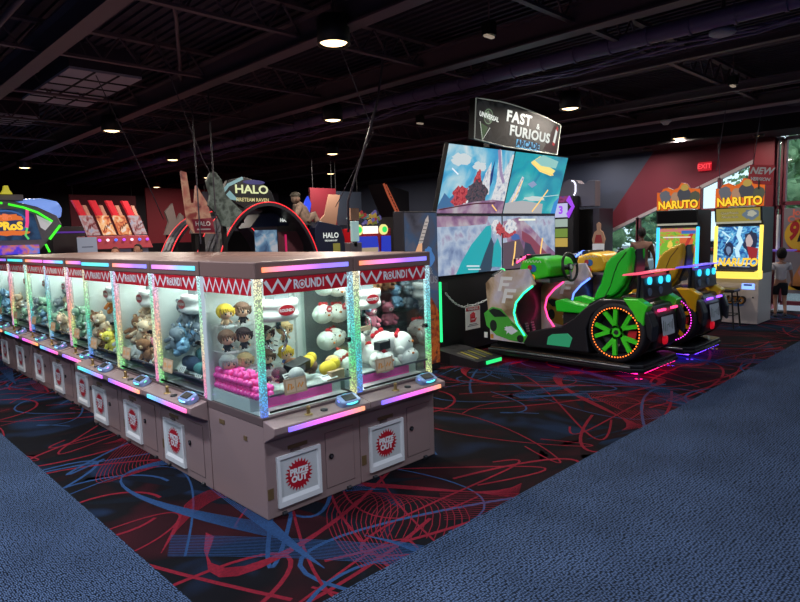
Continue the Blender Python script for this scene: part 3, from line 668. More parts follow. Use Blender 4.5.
# grid wires hanging from the pegs and dolls lying below
lay = [((2.10, 3.45, .80), 'dark', 'black', 1.1, 'dark haired doll lying by the left glass over the pink balls'), ((2.22, 3.40, .80), 'grey', 'white', .4, 'grey haired doll lying flat on the floor just right of the corner post'),
       ((2.33, 3.55, .80), 'chestnut', 'tan', 2.0, 'chestnut haired doll lying behind the price card'), ((2.46, 3.6, .78), 'brown', 'black', .8, 'brown haired doll lying behind the black box'), ((2.56, 3.42, .80), 'blond', 'white', 1.7, 'blond doll lying on the floor below the yellow plush')]
for p, hr, cl, rz, lb in lay: doll('plush_doll', lb, 'doll', None, (hr, HAIR[hr]), (cl, CL[cl]), (p[0], p[1], p[2] + .02), rz, 1.3)
def yellow_chick(loc, rz, lb):
    ym = mat('yellow_plush', (228, 196, 60), .9)
    b = MB(); b.ell((0, 0, .05), (.075, .05, .05), ym, 16, 10); b.ell((.07, 0, .07), (.04, .04, .04), ym, 14, 9)
    r = tag(b.build('chick_plush', None, loc=loc, rot=(0, 0, rz)), lb, 'plush toy')
    MB().cyl((.105, 0, .065), (.125, 0, .06), .012, mat('beak_orange', (220, 120, 40), .7), 8, .002).build('beak', r)
    e = MB(); [e.ell((.098, s * .018, .083), (.004, .004, .005), eye, 6, 4) for s in (-1, 1)]; e.build('eyes', r)
yellow_chick((2.50, 3.52, .82), .5, 'yellow plush lying behind the white card, upper one of two'); yellow_chick((2.56, 3.36, .79), .2, 'yellow plush lying on the white card, lower one of two')
bx = MB().box((-.09, -.045, 0), (.09, .045, .075), black).build('gift_box', None, .004, (2.33, 3.40, .85), (.2, -.15, .25)); tag(bx, 'black boxed figure lying over the dolls in the corner machine', 'box')
MB().box((-.07, -.047, .015), (.03, -.045, .06), mat('box_print_grey', (120, 120, 126), .5)).build('printed_label', bx)
def card(loc, rot, sz, lb, lines=3, m=paper):
    b = MB().box((-sz[0] / 2, -sz[1] / 2, 0), (sz[0] / 2, sz[1] / 2, .002), m); r = tag(b.build('paper_card', None, loc=loc, rot=rot), lb, 'card')
    s = MB()
    for k in range(lines): s.box((-sz[0] * .38, sz[1] * (.28 - .28 * k) - .004, .002), (sz[0] * .36, sz[1] * (.28 - .28 * k) + .004, .0026), dark)
    s.build('printed_lines', r)
card((2.16, 3.60, .86), (1.0, 0, .4), (.13, .07), 'tilted grey printed card below the left dolls by the corner post', m=mat('grey_paper', (160, 160, 164), .7))
card((2.22, 3.34, .84), (1.0, 0, .3), (.09, .06), 'small striped white card behind the tan price card'); card((2.50, 3.28, .80), (.5, 0, .15), (.14, .05), 'white card lying in front of the yellow plush', 1)
card((2.34, 3.66, 1.0), (1.4, .3, .2), (.05, .11), 'long white card hanging between the middle pegs', 2)
# pink balls
pinkball = mat('pink_ball', (255, 84, 176), .2, emit=(255, 40, 150), es=.0, spec=.6)
ball0 = None; nb = 0
def ball(x, y, z):
    global ball0, nb
    if ball0 is None:
        ball0 = MB().ell((0, 0, 0), (.0225, .0225, .0225), pinkball, 14, 9).build('plastic_ball'); tag(ball0, 'small shiny pink plastic ball in the pile at the foot of the corner machine', 'ball', 'pink plastic balls in the corner machine'); ball0.location = (x, y, z)
    else: o = ball0.copy(); C.objects.link(o); o.location = (x, y, z)
    nb += 1
rb = random.Random(3)
for lay_i in range(4):
    for i in range(3):
        for j in range(13):
            x = X0 + .04 + .047 * i + (.02 if lay_i % 2 else 0) + rb.uniform(-.003, .003); y = Y0 + .11 + .043 * j + (.02 if lay_i % 2 else 0)
            z = .765 + lay_i * .033
            if lay_i == 3 and (j % 3 == 1 or j < 3): continue
            if lay_i == 2 and j < 2: continue
            ball(x, y, z)
# a clear bin that keeps them in
bn = MB(); bn.box((.15 + .03, .07, .74), (.15 + .035, .66, .92), GLASS); bn.build('ball_bin_wall', ends[0])
# white round plush with red combs
wpl = mat('white_plush', (236, 232, 226), .95, bump=(90, .1)); redf = mat('red_felt', (196, 28, 44), .9)
def bird0():
    b = MB(); b.ell((0, 0, .075), (.085, .07, .075), wpl, 20, 12, fn=lambda p: Vector((p.x * (1 - .12 * p.z), p.y, p.z)))
    r = b.build('white_plush'); tag(r, 'x', 'plush toy')
    k = MB()
    for s in (-.03, 0, .03): k.ell((s, 0, .15), (.018, .012, .018), redf, 8, 6)
    k.build('comb', r)
    MB().ell((0, -.068, .07), (.012, .012, .009), mat('beak_orange', (220, 120, 40), .7), 8, 6).build('beak', r)
    k = MB(); [k.ell((s * .03, -.062, .09), (.006, .004, .008), eye, 8, 6) for s in (-1, 1)]; k.build('eyes', r)
    k = MB(); [k.ell((s * .084, -.005, .07), (.012, .03, .028), wpl, 10, 6) for s in (-1, 1)]; k.build('wings', r)
    return r
bird = bird0(); first = True
rw = random.Random(11)
def put(src, loc, rot, sc, lb, gp=None):
    global first
    if src.get('used'): o = dup(src, loc, rot, lb, gp)
    else:
        o = src; o['used'] = 1; o.location = loc; o.rotation_euler = rot; o['label'] = lb
        if gp: o['group'] = gp
    o.scale = (sc, sc, sc); return o
# seen through the corner machine: plush hanging in the back of the right machine
BIRDS = [((2.83, 3.72, 1.30), .2, 'white plush hanging highest behind the glass partition'), ((2.95, 3.72, 1.29), -.2, 'white plush beside the highest hanging one, nearer the middle post'),
  ((2.80, 3.72, 1.09), .1, 'white plush with red tag hanging in the middle rank, left'), ((2.96, 3.72, 1.08), -.3, 'white plush with red tag hanging in the middle rank, right'),
  ((2.79, 3.70, .89), .4, 'white plush in the lower rank behind the partition, left'), ((2.94, 3.70, .90), .0, 'white plush in the lower rank behind the partition, right'), ((2.86, 3.55, .76), .5, 'white plush lying at the foot of the partition'),
  ((2.83, 3.40, .75), -.5, 'white plush on the floor close behind the middle post'), ((2.98, 3.36, .76), .2, 'white plush near the front of the right machine, just right of the middle post'), ((2.95, 3.52, .88), 1.0, 'white plush stacked above the ones right of the middle post'),
  ((3.10, 3.30, .75), .4, 'white plush lying low behind the right price card'), ((3.20, 3.42, .84), -.4, 'large white plush lying on top of the front pile'), ((3.33, 3.36, .82), .6, 'large white plush leaning toward the right post'), ((3.30, 3.28, .75), 0, 'white plush at the bottom of the front pile'),
  ((3.08, 3.46, .78), 2.2, 'white plush behind the right price card'), ((3.18, 3.6, .88), .7, 'white plush at the back of the right machine')]
for p, rz, lb in BIRDS:
    put(bird, p, (rw.uniform(-.5, .5), rw.uniform(-.6, .6), rz), 1.0 if 'large' not in lb else 1.25, lb, 'white and red plush of the right machine')
for p, lb in (((2.80, 3.63, 1.21), 'left'), ((2.95, 3.63, 1.215), 'right')):
    b = MB(); M = FY(0, 0, 0); b.cyl((0, 0, 0), (0, -.004, 0), .026, redf, 20); r = tag(b.build('price_tag', None, loc=p), 'round red tag hanging between the white plush, %s one of the pair' % lb, 'tag')
    MB().text('100', white, FY(0, -.005, 0), .018, 0, .0008).build('lettering', r)
# reflected plush in the silver back: soft blue and brown ones on the rack
def bear0(name, c, c2):
    m1 = mat('plush_%s' % name, c, .95, bump=(80, .1)); m2 = mat('plush_muzzle_%s' % name, c2, .95)
    b = MB(); b.ell((0, 0, .055), (.055, .045, .06), m1, 14, 9)
    for s in (-1, 1):
        b.ell((s * .045, -.03, .02), (.022, .038, .02), m1, 9, 6); b.tube([(s * .045, -.005, .085), (s * .075, -.03, .055)], [.018, .015], m1, 8); b.ell((s * .076, -.031, .053), (.017, .017, .017), m1, 8, 6)
    r = b.build('plush_toy'); tag(r, 'x', 'plush toy')
    h = MB(); h.ell((0, -.005, .15), (.056, .048, .05), m1, 16, 10)
    for s in (-1, 1): h.ell((s * .04, .0, .193), (.02, .011, .02), m1, 9, 6); h.ell((s * .04, -.008, .193), (.011, .006, .011), m2, 8, 5)
    h.build('head', r)
    h = MB(); h.ell((0, -.045, .138), (.022, .015, .017), m2, 10, 6); h.ell((0, -.059, .144), (.007, .004, .005), eye, 8, 5)
    for s in (-1, 1): h.ell((s * .02, -.048, .16), (.005, .004, .006), eye, 8, 5)
    h.build('face', r)
    return r
PL = {'beige': ((206, 180, 150), (236, 224, 206)), 'white': ((222, 220, 216), (240, 200, 200)), 'brown': ((140, 96, 66), (214, 180, 140)), 'orange': ((218, 130, 64), (244, 220, 180)), 'grey': ((126, 136, 144), (214, 216, 216)),
      'pale green': ((150, 186, 160), (226, 236, 220)), 'yellow': ((224, 206, 84), (246, 236, 180)), 'pink': ((220, 130, 150), (246, 220, 220)), 'dark blue': ((50, 64, 96), (170, 190, 210)), 'light blue': ((130, 170, 200), (220, 230, 236))}
SRC = {k: bear0(k.replace(' ', '_'), *v) for k, v in PL.items()}
# long teal cushions
tealm = mat('teal_plush', (62, 118, 118), .9, bump=(60, .15)); navym = mat('navy_plush', (34, 52, 76), .9)
def cushion(loc, rz, m, lb, L=.17, r=.06):
    def f(p): return Vector((p.x, p.y, p.z))
    b = MB(); b.ell((0, 0, 0), (r * .9, L, r), m, 18, 14, rot=None); 
    rr = tag(b.build('long_cushion', None, loc=loc, rot=(.0, 0, rz)), lb, 'cushion', 'long cushions of the machine next to the corner')
    MB().tube([(r * .88 * math.cos(a * PI / 10), .0, r * .98 * math.sin(a * PI / 10)) for a in range(20)], .004, dark, 5, closed=True).build('seam', rr)
cushion((2.07, 4.16, .80), .1, tealm, 'teal long cushion lying at the front right of the teal pile'); cushion((2.09, 4.45, .81), -.1, navym, 'dark navy long cushion at the left end of the teal pile')
cushion((2.17, 4.20, .88), .3, tealm, 'teal long cushion lying second from the glass, upper right'); cushion((2.18, 4.42, .86), -.2, tealm, 'teal long cushion lying behind the navy one')
cushion((2.29, 4.25, .93), .15, tealm, 'teal long cushion highest in the middle of the pile'); cushion((2.30, 4.50, .92), -.1, navym, 'dark navy long cushion at the back left of the pile')
MIX = [['grey', 'grey', 'grey', 'light blue', 'grey', 'dark blue'], ['beige', 'white', 'brown', 'beige', 'pink', 'beige'], ['orange', 'brown', 'beige', 'yellow', 'orange', 'white'], ['yellow', 'pale green', 'white', 'yellow', 'pale green'],
       ['pale green', 'white', 'grey', 'beige'], ['white', 'light blue', 'pale green', 'grey'], ['pale green', 'beige', 'grey', 'white'], ['light blue', 'white', 'pale green']]
NTH = ['first along the row', 'second along the row', 'third along the row', 'fourth along the row', 'fifth along the row', 'sixth along the row', 'seventh along the row', 'at the left edge']
SPOT = ['by the front glass', 'in the middle of the heap', 'toward the back of the heap', 'on the back step']
rt_ = random.Random(21)
for i, (ymax, xf, wd) in enumerate(ROW):
    cols = 5 if i < 4 else 4
    for j in range(4):                      # heap leaning up against the left partition, sloping down to the right
        for k in range(3):
            for up_ in range(max(1, (2 + k if j < 2 else (1 + k if j == 2 else 1)))):
                if i == 0 and k < 2 and up_ == 0: continue
                y = ymax - .10 - .165 * j + rt_.uniform(-.015, .015); x = xf + .12 + .15 * k + rt_.uniform(-.015, .015); z = .745 + (.0, .03, .06)[k] + rt_.uniform(0, .015) + up_ * .15
                c = MIX[i][(k * 2 + j + up_ + rt_.randint(0, 2)) % len(MIX[i])]
                lv = ('lowest layer', 'second layer', 'third layer', 'top layer')[up_]
                put(SRC[c], (x, y, z), (rt_.uniform(-.25, .5), rt_.uniform(-.5, .5), -PI / 2 + rt_.uniform(-.2, 1.0)), 1.02 + rt_.uniform(-.06, .12),
                    '%s plush %s, %s, machine %s' % (c, SPOT[k], lv, NTH[i]), '%s plush toys %s, %s, in the row machine %s' % (c, SPOT[k], lv, NTH[i]))
    MB().box((.0, .05, .655), (.006, .74 if xf < 2 else .64, 1.505), mat('partition_pale', (206, 214, 210), .35)).build('partition', rows[i])
    # sloping white prize shelf under the heap
    s = MB(); s.prism([(.02, .74), (.63, .74), (.63, 1.07), (.5, 1.07), (.46, .92), (.30, .92), (.26, .80), (.16, .80), (.13, .74)], 'x', .05, wd - .05, inner); s.build('display_step', rows[i])
    for j in range(2):
        c2 = card((xf + .09, ymax - wd * (.3 + .35 * j), .77), (0, -1.0, 0), (.06, .10), 'white card at the front glass, %s side, machine %s' % (('left', 'right')[j], NTH[i]))
for p, c, lb in [((3.12, 3.78, 1.10), 'grey', 'high left'), ((3.27, 3.80, 1.12), 'light blue', 'high middle'), ((3.38, 3.80, 1.28), 'brown', 'high right'), ((3.36, 3.80, .98), 'pink', 'lower right'), ((3.2, 3.8, 1.3), 'grey', 'topmost')]:  # solid toys stand in for plush mirrored in the silver back
    put(SRC[c], p, (0, 0, rt_.uniform(-.4, .4)), 1.0, c + ' plush imitating a reflection in the silver back of the right machine, ' + lb)
sh = MB()
for z in (.96, 1.09, 1.27): sh.box((.33, .52, z), (.75, .68, z + .006), GLASS)
sh.build('back_shelf', ends[1])
# spare small trinkets in the chutes: tan box in right machine
tb = tag(MB().box((-.08, -.02, 0), (.08, .02, .03), mat('cardboard_light', (214, 190, 160), .8)).build('flat_box', None, .002, (3.07, 3.55, 1.02), (0, 0, .15)), 'flat tan box lying on the white plush of the right machine', 'box')
tb2 = tag(MB().box((-.06, -.03, 0), (.06, .03, .06), dark).build('gift_box', None, .002, (3.05, 3.33, .90), (0, 0, .1)), 'small dark box behind the right price card', 'box')
tb3 = tag(MB().box((-.07, -.02, 0), (.07, .02, .07), mat('cardboard_tan', (170, 140, 110), .8)).build('gift_box', None, .002, (2.58, 3.30, .76), (0, 0, .2)), 'tan box corner at the right front of the corner machine', 'box')
for k, o in SRC.items():
    if not o.get('used'):
        for c in list(o.children): bpy.data.objects.remove(c)
        bpy.data.objects.remove(o)
# ============================================================ RACING GAME
def ellp(cx, cy, rx, ry, n=20, a0=0): return [(cx + rx * math.cos(a0 + 2 * PI * k / n), cy + ry * math.sin(a0 + 2 * PI * k / n)) for k in range(n)]
g_green = mat('gloss_green', (70, 226, 44), .3, coat=.4, noise=(3, .4, (44, 180, 34))); g_yel = mat('gloss_yellow', (248, 196, 30), .3, coat=.4, noise=(3, .4, (200, 140, 20)))
v_green = mat('green_vinyl', (30, 200, 40), .4); v_yel = mat('yellow_vinyl', (206, 160, 20), .4)
dblack = mat('satin_black_body', (24, 25, 30), .38, coat=.2); tyre = mat('tyre_rubber', (20, 17, 22), .6)
SX0, SX1, SY, SZ0, SZM = 6.18, 9.17, 5.60, 1.146, 1.98
t = thing('screen_tower', 'black tower carrying the four racing monitors, green light line on its left edge', 'screen stand', (SX0, SY, 0))
b = MB(); b.box((.08, .02, .05), (2.9, .45, 1.14), mat('tower_panel_black', (8, 9, 14), .6)); b.box((.02, .08, 1.14), (2.95, .3, 1.97), black)
b.build('panel', t, .01)
MB().box((.05, -.01, .25), (.075, .015, 1.08), glow('tower_green', (40, 235, 130), 1.6)).build('light_line', t)
MB().box((.10, .0, .95), (.22, .02, 1.06), dark).build('label_plate', t)
b = MB(); b.prism([(-.75, .0), (-.75, .09), (-.1, .17), (.02, .17), (.02, 0)], 'x', -.1, .42, dark)
b.build('ramp', t)
Mr = frame((.12, -.74, .092), (1, 0, 0), (0, .64, .08))
s = MB()
for k in range(6): s.flat([(-.18 + k * .075, .08), (-.14 + k * .075, .08), (-.09 + k * .075, .42), (-.13 + k * .075, .42)], mat('hazard_yellow', (170, 160, 60), .6) if k % 2 else mat('tread_grey', (110, 110, 100), .6), Mr, .002)
s.build('hazard_strip', t)
MB().box((.08, -.765, .03), (.40, -.752, .075), glow('ramp_green', (40, 220, 120), 1.4)).build('light_line', t)
# monitors. lower two upright, upper two leaning toward the seats
def art(mb, items, M, W, H, z=.001):
    for q, (m, kind, *a) in enumerate(items):
        zz = z + q * .0004
        if kind == 'p': mb.flat([(u * W, v * H) for u, v in a[0]], m, M, zz)
        elif kind == 'e': mb.flat([(u * W, v * H) for u, v in ellp(*a)], m, M, zz)
        elif kind == 's': mb.stroke([(u * W, v * H) for u, v in a[0]], a[1], m, M, zz)
E = lambda n, c, s=.85: glow('picture_' + n, c, s)
skyart = ramp_mat('picture_sky', [(60, 150, 205), (90, 185, 225), (170, 215, 232), (235, 240, 240)], 2.6, .85, dist=.6)
seaart = ramp_mat('picture_sea', [(20, 130, 170), (40, 165, 190), (50, 185, 195), (120, 215, 215)], 2.2, .8, dist=.8)
iceart = ramp_mat('picture_track', [(110, 130, 170), (150, 170, 205), (190, 205, 225), (165, 150, 185)], 5, .8, dist=.3, detail=6)
mauve = ramp_mat('picture_mauve_road', [(110, 80, 120), (150, 110, 150), (180, 150, 175), (200, 190, 200)], 4, .75, dist=.5)
redbush = ramp_mat('picture_red_bush', [(90, 40, 60), (180, 50, 66), (220, 90, 96), (120, 50, 70)], 26, .8)
mech = ramp_mat('picture_dark_machine', [(24, 30, 44), (60, 66, 80), (110, 84, 96), (30, 34, 50)], 24, .8)
towerart = ramp_mat('picture_white_tower', [(120, 140, 180), (210, 215, 225), (240, 240, 240), (180, 170, 200)], 14, .85)
def blob(cx, cy, rx, ry, n=22, seed=1, amp=.25):
    r = random.Random(seed); return [(cx + rx * (1 + r.uniform(-amp, amp)) * math.cos(2 * PI * k / n), cy + ry * (1 + r.uniform(-amp, amp)) * math.sin(2 * PI * k / n)) for k in range(n)]
gold = E('gold_line', (250, 200, 110), 1.2)
PIC = {
 'ul': (skyart, [(E('cloud', (225, 236, 240), .8), 'p', blob(.22, .80, .14, .09, 24, 3)), (E('cloud', (0, 0, 0)), 'p', blob(.50, .72, .1, .07, 22, 4)), (E('hill_blue', (70, 120, 170), .8), 'p', [(0, .12), (.06, .3), (.14, .22), (.26, .36), (.33, .2), (.3, .05), (0, .02)]),
     (towerart, 'p', [(.56, .30), (.60, .62), (.66, .80), (.70, .55), (.72, .3)]), (E('deep_blue', (30, 60, 130), .8), 'p', [(.68, .62), (.71, .84), (.73, .5), (.71, .4)]), (redbush, 'p', blob(.30, .26, .13, .16, 26, 5)), (redbush, 'p', blob(.50, .5, .05, .16, 20, 6)),
     (mech, 'p', blob(.53, .30, .17, .2, 28, 7, .2)), (towerart, 'p', [(.76, .1), (.8, .5), (.74, 1), (.78, 1), (.88, .62), (.97, .95), (1, .95), (1, .1)]), (E('lilac', (170, 150, 190), .8), 's', [(.74, 1), (.84, .65), (.92, .5)], .06),
     (mauve, 'p', [(.0, 0), (.0, .06), (.2, .1), (.5, .18), (.8, .22), (1, .2), (1, 0)]), (E('dash_dark', (90, 30, 50), .7), 's', [(.02, .05), (.3, .11), (.55, .155), (.85, .17)], .018), (E('flare', (240, 245, 255), 1.0), 's', [(.1, .66), (.2, .58)], .02), (gold, 's', [(.8, .14), (.9, .04)], .02)]),
 'ur': (seaart, [(E('gold_ship', (240, 220, 130), 1.1), 'p', [(.30, .86), (.45, .98), (.55, .86), (.8, .76), (.74, .66), (.5, .72)]), (E('aqua_ship', (160, 220, 215), .8), 'p', [(.36, .9), (.5, 1), (.82, .92), (.8, .8), (.5, .82)]), (gold, 's', [(.32, .85), (.5, .74), (.78, .68)], .02),
     (towerart, 'p', [(.02, .1), (.1, .3), (.2, .62), (.24, .6), (.2, .3), (.1, .05)]), (gold, 's', [(.08, .12), (.16, .3), (.22, .55)], .02), (E('pale_rock', (190, 190, 195), .8), 'p', [(.0, 0), (.0, .17), (.3, .22), (.7, .17), (.72, 0)]),
     (E('rock_white', (220, 230, 230), .8), 'p', blob(.52, .26, .22, .04, 20, 8)), (gold, 's', [(.52, .03), (.62, .2), (.74, .42)], .03), (E('ice', (210, 240, 240), .8), 's', [(.3, .24), (.7, .3), (.98, .34)], .012), (E('blue_patch', (60, 150, 230), .8), 'p', [(.9, 0), (.92, .2), (1, .3), (1, 0)]), (E('panel_lilac', (150, 170, 210), .8), 'p', [(.32, .5), (.42, .56), (.5, .5), (.42, .44)])]),
 'll': (iceart, [(mauve, 'p', [(0, .82), (0, 1), (.78, 1), (.74, .86), (.4, .83)]), (E('cyan_streak', (30, 175, 185), .85), 'p', [(.26, 0), (.34, .2), (.5, .5), (.74, .82), (.83, .84), (.82, .6), (.72, .34), (.64, .12), (.6, 0)]), (E('dark_streak', (50, 80, 105), .7), 'p', [(.6, 0), (.7, .3), (.82, .62), (.86, .5), (.84, .1), (.8, 0)]),
     (E('cyan_streak', (0, 0, 0)), 'p', [(.82, .08), (.86, .45), (.93, .6), (.99, .4), (.98, .05)]), (towerart, 'p', blob(.9, .8, .08, .14, 20, 9)), (redbush, 'p', blob(.96, .76, .06, .12, 20, 10)), (E('caption', (225, 235, 240), .9), 's', [(.42, .13), (.62, .11)], .02), (E('caption', (0, 0, 0)), 's', [(.44, .07), (.64, .05)], .016)]),
 'lr': (iceart, [(mauve, 'p', [(.3, .98), (.5, .8), (.8, .45), (1, .25), (1, .0), (.5, .0), (.1, .4), (.0, .9)]), (E('rose', (150, 70, 96), .75), 'p', [(.34, .72), (.5, .62), (.96, .1), (.96, .0), (.78, .0), (.34, .56)]), (E('taupe_wall', (104, 84, 100), .7), 'p', [(0, 0), (0, .5), (.3, .55), (.4, .3), (.38, 0)]), (redbush, 'p', blob(.1, .72, .13, .14, 22, 12)), (towerart, 'p', blob(.14, .82, .1, .14, 20, 13)),
     (E('ship_blue', (70, 110, 180), .8), 'p', blob(.22, .6, .08, .06, 16, 14)), (E('car_blue', (60, 90, 150), .8), 'p', blob(.44, .16, .06, .13, 16, 15)), (E('skyline', (60, 60, 90), .7), 'p', [(.36, .2), (.4, .5), (.5, .45), (.6, .25), (.6, .0), (.38, .0)]), (gold, 's', [(.16, .06), (.2, .3), (.22, .52)], .035), (gold, 's', [(.68, .02), (.70, .3), (.74, .56)], .035), (E('white_flash', (235, 240, 220), 1.0), 's', [(.28, .93), (.6, .93)], .03)])}
wS = (SX1 - SX0) / 2
up = Vector((0, -.262, .94)); up.normalize()
def monitor(key, x, origin_z, v, H, lb, zoff=0):
    t = thing('monitor', lb, 'monitor', (x, SY, origin_z), 0, 'racing game monitors')
    M = frame((0, 0, 0), (1, 0, 0), v)
    n = Vector((M[0][2], M[1][2], M[2][2]))
    MB().box((.004, .004, -.07), (wS - .004, H - .004, 0), black, M).build('casing', t, .006)
    s = MB(); base, items = PIC[key]; w_, h_ = wS - .03, H - .03
    M3 = M @ Matrix.Translation((.015, .015, .001)); s.flat([(0, 0), (w_, 0), (w_, h_), (0, h_)], base, M3, 0); art(s, items, M3, w_, h_)
    s.build('screen', t)
monitor('ll', SX0, SZ0, (0, 0, 1), .84, 'lower left monitor of the four, showing a cyan streak over an icy track')
monitor('lr', SX0 + wS, SZ0, (0, 0, 1), .84, 'lower right monitor of the four, showing a rose road with two golden lines')
monitor('ul', SX0, SZM + .02, up, .95, 'upper left monitor of the four, showing red bushes under a cloudy blue sky')
monitor('ur', SX0 + wS, SZM + .02, up, .95, 'upper right monitor of the four, showing a turquoise sky with a golden streak')
# header sign
t = thing('header_sign', 'black arched header sign with white movie-title lettering above the four monitors', 'sign', (6.50, 5.2, 2.94))
HW, HH = 2.1, .56
M = frame((0, 0, 0), (1, 0, 0), (.0, -.12, 1))
top = [(HW * k / 16, HH * (1 - .28 * (max(0, k - 4) / 12) ** 1.8) if k > 4 else HH * (.97 + .03 * k / 4)) for k in range(16, -1, -1)]
outl = [(.03, .03), (HW * .35, -.02), (HW * .99, -.04)] + top
MB().prism(outl, 'z', -.10, 0, black, M).build('board', t)
s = MB(); s.tube([(u, v, .004) for u, v in outl], .008, mat('sign_edge_grey', (150, 156, 150), .4, emit=(150, 156, 150), es=.35), 6, M, closed=True); s.build('edge_trim', t)
sh_bg = ramp_mat('sign_smoke', [(10, 12, 12), (22, 24, 26), (50, 52, 54), (14, 14, 16)], 5, .5, dist=1.4)
s = MB(); s.prism([(u * .97 + .03, v * .94 + .012) for u, v in outl], 'z', .0, .002, sh_bg, M)
s.flat([(HW * .8, .0), (HW * .975, -.015), (HW * .975, .36), (HW * .92, .4), (HW * .86, .2)], E('dark_maroon', (70, 14, 20), .5), M, .003)
s.build('backdrop', t)
wl = glow('sign_white', (226, 232, 226), .95)
s = MB(); R8 = M @ Matrix.Rotation(-.035, 4, 'Z')
s.text('FAST', wl, R8 @ Matrix.Translation((.98, .415, .006)), .20, 0, .008, sx=1.3, space=1.1); s.text('&', wl, R8 @ Matrix.Translation((1.47, .37, .006)), .11, 0, .004, sx=1.2)
s.text('FURIOUS', wl, R8 @ Matrix.Translation((1.30, .235, .0062)), .185, 0, .008, sx=1.3, space=1.1); s.build('title_lettering', t)
s = MB(); s.box((-.30, -.055, 0), (.30, .055, .001), E('arcade_blue', (110, 190, 235), .9), R8 @ Matrix.Translation((1.27, .085, .005)))
s.text('ARCADE', E('arcade_navy', (14, 26, 70), .5), R8 @ Matrix.Translation((1.27, .085, .0075)), .13, 0, .007, sx=1.15); s.build('subtitle_lettering', t)
s = MB(); cx, cy = .29, .34
s.disc((cx, cy), .1, E('globe_green', (120, 150, 120), .7), M, .004, 28); s.disc((cx, cy), .088, E('globe_dark', (26, 40, 34), .6), M, .0045, 28); s.flat(blob(cx - .02, cy + .02, .05, .05, 14, 4), E('globe_green', (0, 0, 0)), M, .005); s.flat(blob(cx + .04, cy - .03, .03, .035, 12, 5), E('globe_green', (0, 0, 0)), M, .005)
s.text('UNIVERSAL', wl, M @ Matrix.Rotation(-.1, 4, 'Z') @ Matrix.Translation((cx - .02, cy + .025, .0065)), .085, 0, .003); s.build('globe_logo', t)
s = MB(); s.flat([(.12, .25), (.30, .20), (.22, .06), (.18, .02)], E('beam_green', (44, 84, 40), .7), M, .004); s.stroke([(.12, .26), (.20, .03), (.34, .2)], .01, wl, M, .005); s.build('corner_emblem', t)
s = MB(); s.flat([(1.92, .14), (1.98, .12), (2.02, .30), (1.97, .33)], wl, M, .006); s.flat([(1.9, .1), (1.96, .08), (1.98, .12), (1.92, .14)], E('tag_red', (200, 30, 40), .8), M, .006); s.flat([(1.97, .33), (2.02, .30), (2.03, .35), (2.0, .38)], E('tag_red', (0, 0, 0)), M, .006); s.build('corner_tag', t)
MB().box((.95, .45, -.9), (1.1, .55, .3), black).box((.95, .03, .1), (1.1, .5, .25), black).build('bracket', t)
# chain with the warning card, hung across the panel
cl = thing('chain', 'white plastic chain sagging across the black panel below the lower left monitor', 'chain', (6.27, 5.53, 0))
lk = MB(); P0, P1, P2 = Vector((0, 0, .93)), Vector((.36, -.02, .70)), Vector((.98, -.25, .93))
pts = [P0.lerp(P1, i / 12) - Vector((0, 0, .04 * math.sin(PI * i / 12))) for i in range(13)] + [P1.lerp(P2, i / 14) - Vector((0, 0, .05 * math.sin(PI * i / 14))) for i in range(3, 15)]
for i in range(len(pts) - 1):
    a, b_ = pts[i], pts[i + 1]; d = (b_ - a).normalized(); q = Vector((0, 1, 0)) if i % 2 else d.cross(Vector((0, 1, 0))).normalized(); mid = (a + b_) / 2; L = (b_ - a).length * .68
    lk.tube([mid + d * L * math.cos(u) + q * .012 * math.sin(u) for u in [k * PI / 5 for k in range(10)]], .005, white, 5, None, True)
lk.build('links', cl)
w_ = thing('warning_card', 'white warning card with a red raised hand hanging on the white chain', 'sign', (6.80, 5.49, .37))
Mw = FY(0, 0, 0)
MB().box((-.165, 0, -.004), (.165, .33, 0), paper, Mw).build('card', w_)
s = MB(); s.box((-.15, .265, 0), (.15, .315, .0015), redm, Mw); s.text('WARNING', white, Mw @ Matrix.Translation((0, .29, .003)), .05, 0, .002); s.build('heading', w_)
s = MB(); s.box((-.06, .10, 0), (.05, .17, .002), redm, Mw)
for k, h in enumerate((.05, .07, .075, .06)): s.box((-.06 + k * .0285, .17, 0), (-.037 + k * .0285, .17 + h, .002), redm, Mw)
s.flat([(.05, .105), (.085, .15), (.07, .165), (.05, .14)], redm, Mw, .002); s.text('STOP', white, Mw @ Matrix.Translation((-.003, .14, .003)), .03, 0, .001); s.build('hand_symbol', w_)
s = MB(); s.stroke([(-.09, .07), (.09, .07)], .008, dark, Mw, .001); s.stroke([(-.12, .05), (.12, .05)], .008, dark, Mw, .001); s.build('small_print', w_)
MB().cyl((-.12, -.005, .33), (-.12, -.01, .38), .004, white, 6).cyl((.12, -.005, .33), (.12, -.01, .38), .004, white, 6).build('hook', w_)

